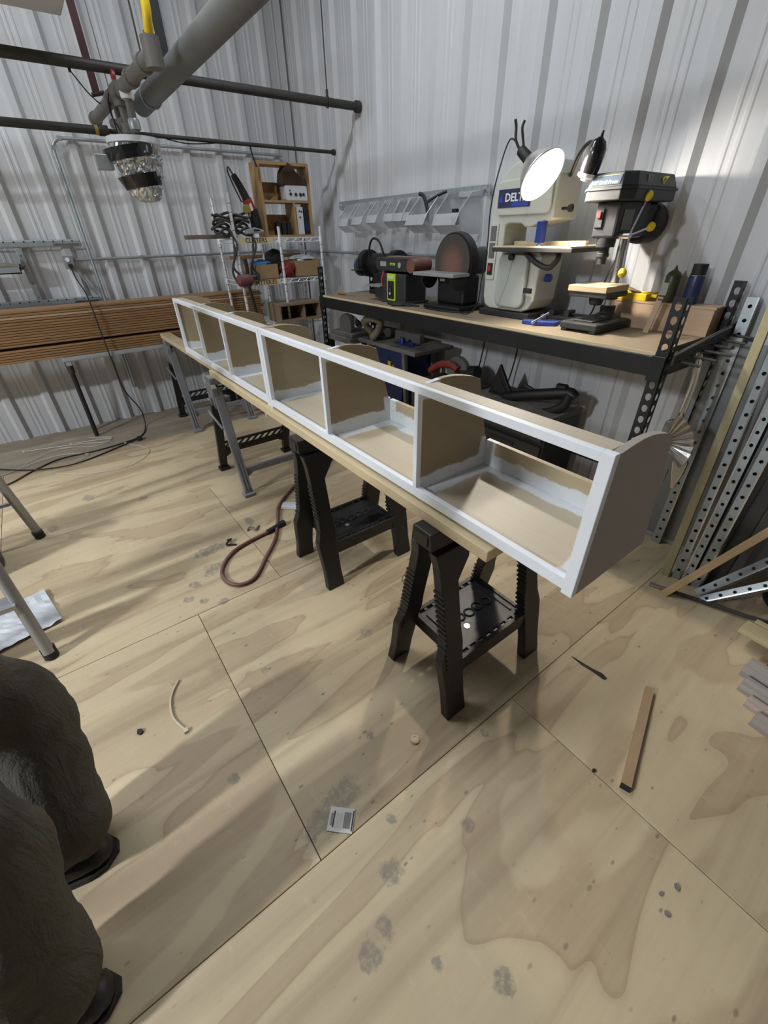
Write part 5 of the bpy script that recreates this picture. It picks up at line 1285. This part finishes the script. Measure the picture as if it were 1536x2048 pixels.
lean('perforated_stud', 'short galvanized perforated angle standing behind the rear bench post', 'stud', (-.640,2.44,0), (-.688,2.545,1.285), stud(.046,.04,rot=.1,side='R'), G)
lean('steel_channel', 'plain dull steel channel leaning past the perforated studs', 'channel', (-.285,2.26,0), (-.26,2.55,2.4), lambda t, L: (obj('web', MB().box(-.03,.03,0,.004,0,L), m_iron, t), obj('flange', MB().box(-.03,-.026,0,.03,0,L), m_iron, t), obj('flange', MB().box(.026,.03,0,.03,0,L), m_iron, t)))
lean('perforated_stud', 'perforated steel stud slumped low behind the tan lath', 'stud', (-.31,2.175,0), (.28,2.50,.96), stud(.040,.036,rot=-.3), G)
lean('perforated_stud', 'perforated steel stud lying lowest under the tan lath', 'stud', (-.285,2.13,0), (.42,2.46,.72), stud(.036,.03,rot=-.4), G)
lean('wood_lath', 'tan wooden lath leaning low across the feet of the studs', 'lath', (-.410,2.03,0), (.09,2.425,1.02), lath(.034,.022,wood('tan_lath', (.60,.44,.24), (.45,.3,.15), 'Z')))
o = thing('steel_rod', 'dull steel rod lying on the floor under the tan lath', 'rod', (-.45, 2.06, 0))
b = MB(); b.cyl((0,0,.010), (.34,.10,.02), .009, 10); b.cyl((.34,.10,.02), (.75,.24,.05), .009, 10); bo = obj('rod_body', b, m_iron, o, smooth=True)
b = MB(); b.cyl((-.035,-.010,.008), (.03,.009,.011), .012, 10, .010); obj('rod_tip', b, m_steel, bo, smooth=True)
o = thing('gray_sheet', 'gray sheet-metal panel standing against the back wall behind the studs', 'panel', (-.62, 2.5, 0))
b = MB(); b.beam((.08,-.01,.02), (.02,.045,1.10), .40, .004, (0,1,0)); bo = obj('sheet', b, flat('gray_sheet_metal', (.24,.255,.27), .4, .5, var=.12), o)
b = MB(); b.beam((.08,-.013,.004), (.08,-.01,.024), .40, .008, (0,1,0)); obj('hemmed_edge', b, m_galv, o)
o = thing('black_bin', 'black ribbed plastic tub behind the slumped studs', 'tub', (.02, 2.42, 0))
b = MB(); b.lathe([(.11,0),(.13,.02),(.14,.24),(.15,.245),(.15,.26),(.14,.26)], 24); bo = obj('tub_body', b, m_black, o, smooth=True)
b = MB()
for k in range(12): a = 2*pi*k/12; b.beam((.130*math.cos(a),.130*math.sin(a),.03), (.141*math.cos(a),.141*math.sin(a),.23), .012, .006, (math.cos(a),math.sin(a),0))
obj('ribs', b, m_black, o)

# offcuts at the right
def offcut(label, x0, x1, y0, y1, z0, h, m, rz=0.0, profile=None):
    o = thing('trim_offcut' if profile else 'board_offcut', label, 'molding' if profile else 'board', (x0, (y0+y1)/2, z0), rz)
    L = x1-x0; w = (y1-y0)/2
    b = MB()
    if profile: b.prism([(p[0]*w, p[1]*h) for p in profile], 0, L, 'YZ')
    else: b.box(0, L, -w, w, 0, h)
    bo = obj('body', b, m, o, bevel=.0015); return o
w_off = wood('pale_offcut', (.62,.52,.30), (.48,.38,.2), 'X')
m_trim = flat('grayish_painted_molding', (.33,.29,.26), .55, var=.1)
m_trim2 = flat('pinkish_painted_molding', (.42,.34,.29), .55, var=.1)
PR = [(-1,0),(1,0),(1,.3),(.8,.45),(.8,.6),(.45,.7),(.3,1),(-.2,1),(-.35,.75),(-.8,.7),(-1,.4)]
offcut('short pale board with a saw nick lying on the molding pile', -.085, .75, 1.955, 2.045, .075, .018, w_off, -.06)
offcut('thin pale batten lying along the short pale board', -.06, .8, 2.052, 2.078, .075, .022, w_off, -.06)
offcut('gray profiled molding on the floor nearest the short pale board', .00, 1.1, 1.80, 1.89, 0, .07, m_trim, -.08, PR)
offcut('gray profiled molding in the middle of the molding pile', .02, 1.2, 1.715, 1.795, 0, .05, m_trim, -.08, PR)
offcut('pinkish profiled molding in the molding pile', .06, 1.2, 1.655, 1.71, 0, .04, m_trim2, -.08, PR)
offcut('gray profiled molding with bright chipped tip at the pile front', .10, 1.2, 1.585, 1.645, 0, .05, m_trim, -.08, PR)
offcut('thick pine block holding up the short pale board', .05, .12, 1.93, 2.08, 0, .074, w_off)
offcut('steel-gray painted batten lying behind the short pale board', .02, .8, 2.20, 2.25, 0, .03, m_galv, -.02)

# ---------------------------------------------------------------- things on the floor
def stick(name, label, cat, a, c, w, h, m, extra=None):
    a = Vector((*a, 0)); c = Vector((*c, 0)); o = thing(name, label, cat, a); d = c-a
    b = MB(); b.beam((0,0,h/2), d+Vector((0,0,h/2)), w, h); bo = obj('strip', b, m, o, bevel=.001)
    if extra: b = MB(); b.beam(d*.985+Vector((0,0,h/2)), d*1.003+Vector((0,0,h/2)), w*1.02, h*1.02); obj('dark_end', b, extra, o)
    return o
stick('wood_stick', 'straight square wooden stick lying alone on the plywood floor', 'stick', (-.190,1.435), (-.062,1.005), .030, .020, wood('stick_oak', (.50,.36,.21), (.36,.24,.13), 'Y'), m_rubber)
o = thing('paint_chip', 'black splinter of dried paint on the plywood floor', 'splinter', (-.47, 1.335, 0))
b = MB(); b.prism([(0,.0),(.05,-.004),(.09,.002),(.145,.004),(.15,.018),(.125,.024),(.085,.012),(.04,.006)], 0, .004, 'XY'); obj('sliver', b, m_rubber, o)
o = thing('instruction_card', 'small white printed card lying on a gray floor stain', 'card', (-.555, .21, .0008), math.radians(47))
b = MB(); b.box(-.040, .040, -.034, .034, 0, .0012); bo = obj('card_sheet', b, flat('card_white', (.62,.60,.56), .6, var=.04), o)
mk = flat('card_gray', (.20,.20,.19), .6)
for nm, a, m in (('printed_panel', (.008,.030,-.022,.022), mk), ('printed_bar', (-.026,-.021,-.022,.022), m_ink), ('printed_block', (-.034,-.027,-.018,.016), mk), ('printed_bar', (.0345,.0385,-.028,.028), m_ink)):
    b = MB(); b.box(a[0], a[1], a[2], a[3], .0012, .0017); obj(nm, b, m, bo)
b = MB()
for k in range(5): b.box(-.016+k*.0045, -.0145+k*.0045, -.026+.003*(k % 2), .018, .0012, .0016)
obj('printed_lines', b, flat('card_midgray', (.40,.39,.37), .6), bo)
o = thing('white_block', 'white painted wood block on the floor beside the red hose', 'block', (-2.33, .905, 0), .9)
b = MB(); b.box(-.055, .055, -.03, .03, 0, .025); bo = obj('block_body', b, flat('white_block_paint', (.72,.74,.78), .5), o, bevel=.002)
b = MB(); b.box(-.056, .056, -.031, .031, .004, .008); obj('edge_line', b, w_maple, bo)
m_tie = flat('cream_plastic', (.58,.50,.36), .5)
o = thing('cable_tie', 'cream plastic tie strip curved on the plywood floor', 'cable tie', (-1.18, -.10, 0))
from_ = [(-1.395,-.07),(-1.33,-.115),(-1.24,-.13),(-1.155,-.105)]
b = MB(); b.tube(smooth_path([(x+1.18, y+.10, .004) for x, y in from_], 6), .0045, 6); bo = obj('strip', b, m_tie, o, smooth=True)
b = MB(); b.box(.018, .036, -.012, .004, 0, .010); obj('tie_head', b, m_tie, bo)
o = thing('wood_plug', 'round wooden plug on the floor by the near sawhorse foot', 'plug', (-.607, .56, 0))
b = MB(); b.lathe([(.016,0),(.016,.006),(.010,.008),(.009,.0065),(.002,.0065)], 16); bo = obj('disc', b, w_pine, o, smooth=True)
for k, (x, y, s) in enumerate(((-1.255,-.245,.014),(-.155,.98,.008),(.155,.88,.009),(.165,.80,.008),(.135,.83,.007))):
    o = thing('debris_chip', ('black crumb of debris near the curved cream tie', 'small black chip just off the end of the square stick', 'dark wood chip alone on the tan plywood', 'dark wood chip beside another chip on the tan plywood', 'tiny dark wood chip by its pair on the tan plywood')[k], 'debris', (x, y, 0), k)
    b = MB(); b.prism([(-s,-s*.4),(s*.2,-s*.7),(s,0),(s*.4,s*.8),(-s*.5,s*.6)], 0, s*.5, 'XY'); obj('chip', b, m_rubber if k < 2 else m_dustgray, o)
for k, (x, y, r, lb) in enumerate(((-1.28,1.10,.045,'thin wire ring lying by the sawhorse foot'),)):
    o = thing('wire_offcut', lb, 'wire', (x, y, 0))
    b = MB(); b.tube([(r*math.cos(a), r*1.1*math.sin(a), .003) for a in [1.7*pi*i/18 for i in range(19)]], .0016, 5); bo = obj('ring', b, m_iron, o, smooth=True)
# red air hose
hs = thing('air_hose', 'dull red air hose looping over the floor beside the sawhorses', 'hose', (-2.06, .67, 0))
P0 = Vector((-2.06,.67,0))
pts = [(-2.95,1.62),(-2.78,1.50),(-2.74,1.36),(-2.62,1.14),(-2.41,.87),(-2.22,.76),(-2.06,.675),(-1.93,.56),(-1.80,.44),(-1.785,.355),(-1.84,.305),(-1.93,.30),(-2.02,.345),(-2.09,.43),(-2.125,.55),(-2.14,.66)]
b = MB(); b.tube(smooth_path([Vector((x, y, .0115))-P0 for x, y in pts], 7), .0105, 10); obj('hose_run', b, flat('red_rubber_hose', (.13,.035,.025), .5, var=.2, dust=.3), hs, smooth=True)
b = MB(); b.cyl(Vector((-2.138,.655,.014))-P0, Vector((-2.165,.755,.014))-P0, .016, 12); b.cyl(Vector((-2.165,.755,.014))-P0, Vector((-2.172,.785,.014))-P0, .020, 12); cp = obj('coupler', b, m_rubber, hs, smooth=True)
for k, (x, y) in enumerate(((-2.19,.43),(-2.235,.60))):
    o = thing('shaving', ('black curled shaving by the hose loop', 'gray curled shaving beside the hose coupler')[k], 'debris', (x, y, 0), k*1.3)
    b = MB(); b.tube(smooth_path([(-.035,.0,.004),(-.02,.02,.014),(.0,.0,.02),(.015,-.02,.012),(.03,.012,.006),(.04,.03,.004)], 5), .006, 6); obj('curl', b, m_rubber if k == 0 else m_dustgray, o, smooth=True)

# ---------------------------------------------------------------- step ladder and bin at the left edge
ld = thing('step_ladder', 'pale aluminium step ladder whose tube legs stand at the picture edge', 'ladder', (-2.42, -.72, 0))
m_alu = flat('dull_aluminium', (.36,.37,.38), .42, .6, var=.12)
for s, xf, sl in ((-1, -.58, .30), (1, .55, -.27)):
    for yy in (.23, -.45):
        zt = 1.86; b = MB(); b.cyl((xf, yy, .03), (xf+sl*zt, yy*.7, zt), .024, 12); lg = obj('leg', b, m_alu, ld, smooth=True)
        b = MB(); b.cyl((xf-sl*.0, yy, 0), (xf+sl*.05, yy*.995, .05), .029, 12); obj('rubber_foot', b, m_rubber, lg, smooth=True)
for k in range(6):
    z = .28+k*.27; x = .55-.27*z; f = 1-.3*z/1.86
    b = MB(); b.box(x-.045, x+.045, -.45*f, .23*f, z, z+.022); obj('step', b, m_alu, ld, bevel=.003)
for z in (.30, 1.0):
    x = -.58+.30*z; f = 1-.3*z/1.86; b = MB(); b.cyl((x,-.45*f,z), (x,.23*f,z), .012, 8); obj('rear_brace', b, m_alu, ld, smooth=True)
b = MB(); b.box(-.09, .11, -.21, .18, 1.85, 1.89); obj('top_cap', b, m_grayplast, ld, bevel=.008)
o = thing('waste_bin', 'dark gray round waste bin standing behind the step ladder leg', 'bin', (-2.80, -.83, 0))
b = MB(); b.lathe([(.16,0),(.17,.02),(.19,.46),(.20,.465),(.20,.48),(.185,.48),(.16,.05)], 28, caps=False); bo = obj('bin_body', b, flat('dark_gray_plastic', (.045,.048,.05), .5), o, smooth=True)
b = MB(); b.lathe([(.16,.004),(.001,.004)], 28); obj('bin_floor', b, m_black, o)
o = thing('plastic_sheet', 'crumpled white plastic sheet on the floor beside the ladder foot', 'plastic sheet', (-2.21, -.62, 0), .2)
b = MB(); n = 14; vs = [[b.bm.verts.new((-.16+.32*i/n, -.2+.36*j/n, .008+.03*abs(mnoise.noise(Vector((i*.45, j*.45, 3)))))) for j in range(n+1)] for i in range(n+1)]
for i in range(n):
    for j in range(n): b.bm.faces.new((vs[i][j], vs[i+1][j], vs[i+1][j+1], vs[i][j+1]))
obj('film', b, flat('milky_film', (.55,.57,.60), .3), o)

# ---------------------------------------------------------------- person at the left edge, seen from the hip down in the frame
ps = thing('person', 'person in baggy dark olive work trousers and dark boots standing at the floor edge', 'person', (-.80, -.62, 0))
def skin_mesh(name, verts, edges, radii, m, parent, sub=2, rootv=0):
    me = bpy.data.meshes.new(name); me.from_pydata([Vector(v) for v in verts], edges, []); me.materials.append(m)
    o = link(name, me, parent)
    sk = o.modifiers.new('skin', 'SKIN'); sk.use_smooth_shade = True
    lay = me.skin_vertices[0] if me.skin_vertices else None
    if lay is None:
        bm_ = bmesh.new(); bm_.from_mesh(me); bm_.verts.layers.skin.verify(); bm_.to_mesh(me); bm_.free(); lay = me.skin_vertices[0]
    for i, r in enumerate(radii):
        lay.data[i].radius = (r, r) if not isinstance(r, tuple) else r
        lay.data[i].use_root = (i == rootv)
    s_ = o.modifiers.new('sub', 'SUBSURF'); s_.levels = sub; s_.render_levels = sub
    return o
def trouser_mat():
    t = NT('olive_work_cloth'); c = t.coord()
    f = t.noise(c, 7, 5, .65); fold = t.noise(t.mapping(c, (9, 9, 3)), 1.4, 4, .6, 1.0)
    k = t.mix(f, (.046,.046,.034), (.098,.094,.072)); k = t.mix(t.ss(fold, .45, .7), k, (.080,.066,.048))
    k = t.mix(t.math('MULTIPLY', t.ss(t.noise(c, 3.1, 5, .7), .62, .72), .35), k, (.26,.25,.23))
    t.bump(t.math('ADD', fold, t.math('MULTIPLY', t.noise(c, 160, 2), .15)), .55, .03)
    return t.fin(k, .9)
m_tr = trouser_mat()
m_skin = flat('skin', (.45,.28,.2), .5); m_shirt = flat('dark_shirt', (.03,.035,.045), .85, bump=.2)
B = lambda *p: tuple(Vector(p)-Vector((-.80,-.62,0)))
# whole clothed body as one skeleton: 0 pelvis
U = lambda x, y, z: B(x-.12, y+.09, z)
V = [U(-.80,-.66,.95), U(-.80,-.66,1.15), U(-.80,-.65,1.35), U(-.80,-.64,1.47), U(-.80,-.62,1.54),           # 0-4 spine, neck
     B(-1.04,-.51,.84), B(-1.095,-.405,.50), B(-1.01,-.455,.25), B(-.93,-.455,.02),                              # 5-8 left leg
     B(-.81,-.57,.84), B(-.765,-.47,.50), B(-.695,-.525,.28), B(-.61,-.53,.02),                                # 9-12 right leg
     U(-.99,-.66,1.40), U(-1.09,-.66,1.14), U(-1.07,-.52,.93),                                                # 13-15 left arm
     U(-.61,-.66,1.40), U(-.51,-.68,1.14), U(-.53,-.56,.93)]
E_ = [(0,1),(1,2),(2,3),(3,4),(0,5),(5,6),(6,7),(7,8),(0,9),(9,10),(10,11),(11,12),(2,13),(13,14),(14,15),(2,16),(16,17),(17,18)]
R_ = [(.16,.115),(.155,.11),(.17,.12),(.07,.07),(.05,.05),(.115,.115),(.12,.12),(.12,.12),(.125,.135),(.115,.115),(.12,.12),(.12,.12),(.125,.135),(.065,.065),(.05,.05),(.036,.036),(.065,.065),(.05,.05),(.036,.036)]
body = skin_mesh('body', V, E_, R_, m_tr, ps, 3)
dtx = bpy.data.textures.new('cloth_folds', 'CLOUDS'); dtx.noise_scale = .10; dtx.noise_depth = 3
dm = body.modifiers.new('folds', 'DISPLACE'); dm.texture = dtx; dm.strength = .042; dm.mid_level = .5; dm.texture_coords = 'LOCAL'
def boot(foot, toe):
    f = Vector(foot); d = (Vector(toe)-f).normalized(); s = d.cross(Vector((0,0,1)))
    b = MB(); L = .27
    secs = [(-.075,.036,.085),(-.05,.042,.10),(.0,.044,.105),(.06,.046,.085),(.12,.052,.065),(.165,.048,.055),(.19,.034,.045),(.20,.015,.03)]
    rings = []
    for u, w, h in secs:
        c = f+d*u; ring = []
        for k in range(12):
            a = 2*pi*k/12; ring.append(b.bm.verts.new(c+s*math.cos(a)*w+Vector((0,0,max(.018, h/2+.014+math.sin(a)*h*.55)))))
        rings.append(ring)
    for r0, r1 in zip(rings, rings[1:]):
        for k in range(12): b.bm.faces.new((r0[k], r0[(k+1) % 12], r1[(k+1) % 12], r1[k]))
    b.bm.faces.new(rings[0][::-1]); b.bm.faces.new(rings[-1])
    bo = obj('boot', b, flat('dark_boot_leather', (.022,.020,.020), .5), ps, smooth=True)
    b = MB(); pl_ = [f+d*u+s*w for u, w in ((-.085,.03),(-.06,.045),(.05,.048),(.13,.056),(.18,.045),(.208,.015),(.208,-.015),(.18,-.045),(.13,-.056),(.05,-.048),(-.06,-.045),(-.085,-.03))]
    b.prism([(p.x, p.y) for p in pl_], 0, .022, 'XY'); obj('sole', b, m_rubber, bo)
boot(B(-.935,-.575,0), B(-.915,-.43,0)); boot(B(-.61,-.62,0), B(-.585,-.42,0))
# hands and head (outside the frame, kept simple but complete)
def hand(c, sgn):
    c = Vector(c); v = [c, c+Vector((0,.015,-.05)), c+Vector((0,.025,-.095))]; e = [(0,1),(1,2)]; r = [(.028,.02),(.038,.018),(.040,.016)]
    for i, (ox, l) in enumerate(((-.030,.070),(-.010,.082),(.010,.078),(.029,.060))):
        k = len(v); v += [c+Vector((ox,.028,-.10)), c+Vector((ox,.034,-.10-l*.5)), c+Vector((ox,.024,-.10-l))]; e += [(2,k),(k,k+1),(k+1,k+2)]; r += [.009,.0085,.007]
    k = len(v); v += [c+Vector((sgn*.042,.03,-.045)), c+Vector((sgn*.052,.045,-.085))]; e += [(0,k),(k,k+1)]; r += [.011,.009]
    return skin_mesh('hand', v, e, r, m_skin, ps, 2)
hand(U(-1.07,-.515,.915), 1); hand(U(-.53,-.555,.915), -1)
b = MB()
b.lathe([(.045,-.13),(.055,-.10),(.07,-.06),(.078,-.01),(.082,.04),(.075,.085),(.05,.115),(.012,.128)], 20)
b.xf(Matrix.Translation(U(-.80,-.60,1.66)) @ Matrix.Diagonal((.95,1.15,1,1))); hd_ = obj('head', b, m_skin, ps, smooth=True)
b = MB(); b.prism([(-.012,-.035),(.012,-.035),(.006,.02),(-.006,.02)], .085, .112, 'XZ'); b.xf(Matrix.Translation(U(-.80,-.60,1.655))); obj('nose', b, m_skin, hd_, bevel=.004)
for s in (-1, 1):
    b = MB(); b.lathe([(.001,-.01),(.010,-.006),(.012,0),(.010,.006),(.001,.01)], 10, U(-.80+s*.032,-.517,1.675), 'Y'); obj('eye', b, m_white, hd_, smooth=True)
    b = MB(); b.lathe([(.004,-.008),(.022,-.004),(.026,.004),(.008,.008)], 12, U(-.80+s*.080,-.605,1.655), 'X'); obj('ear', b, m_skin, hd_, smooth=True)
b = MB(); b.box(-.025, .025, .0, .008, -.004, .004); b.xf(Matrix.Translation(U(-.80,-.519,1.605))); obj('mouth', b, flat('lip', (.3,.12,.1), .5), hd_)
b = MB(); b.lathe([(.086,.03),(.092,.06),(.086,.10),(.06,.128),(.02,.142)], 20); b.xf(Matrix.Translation(U(-.80,-.615,1.66)) @ Matrix.Diagonal((.95,1.12,1,1))); obj('hair', b, m_rubber, ps, smooth=True)
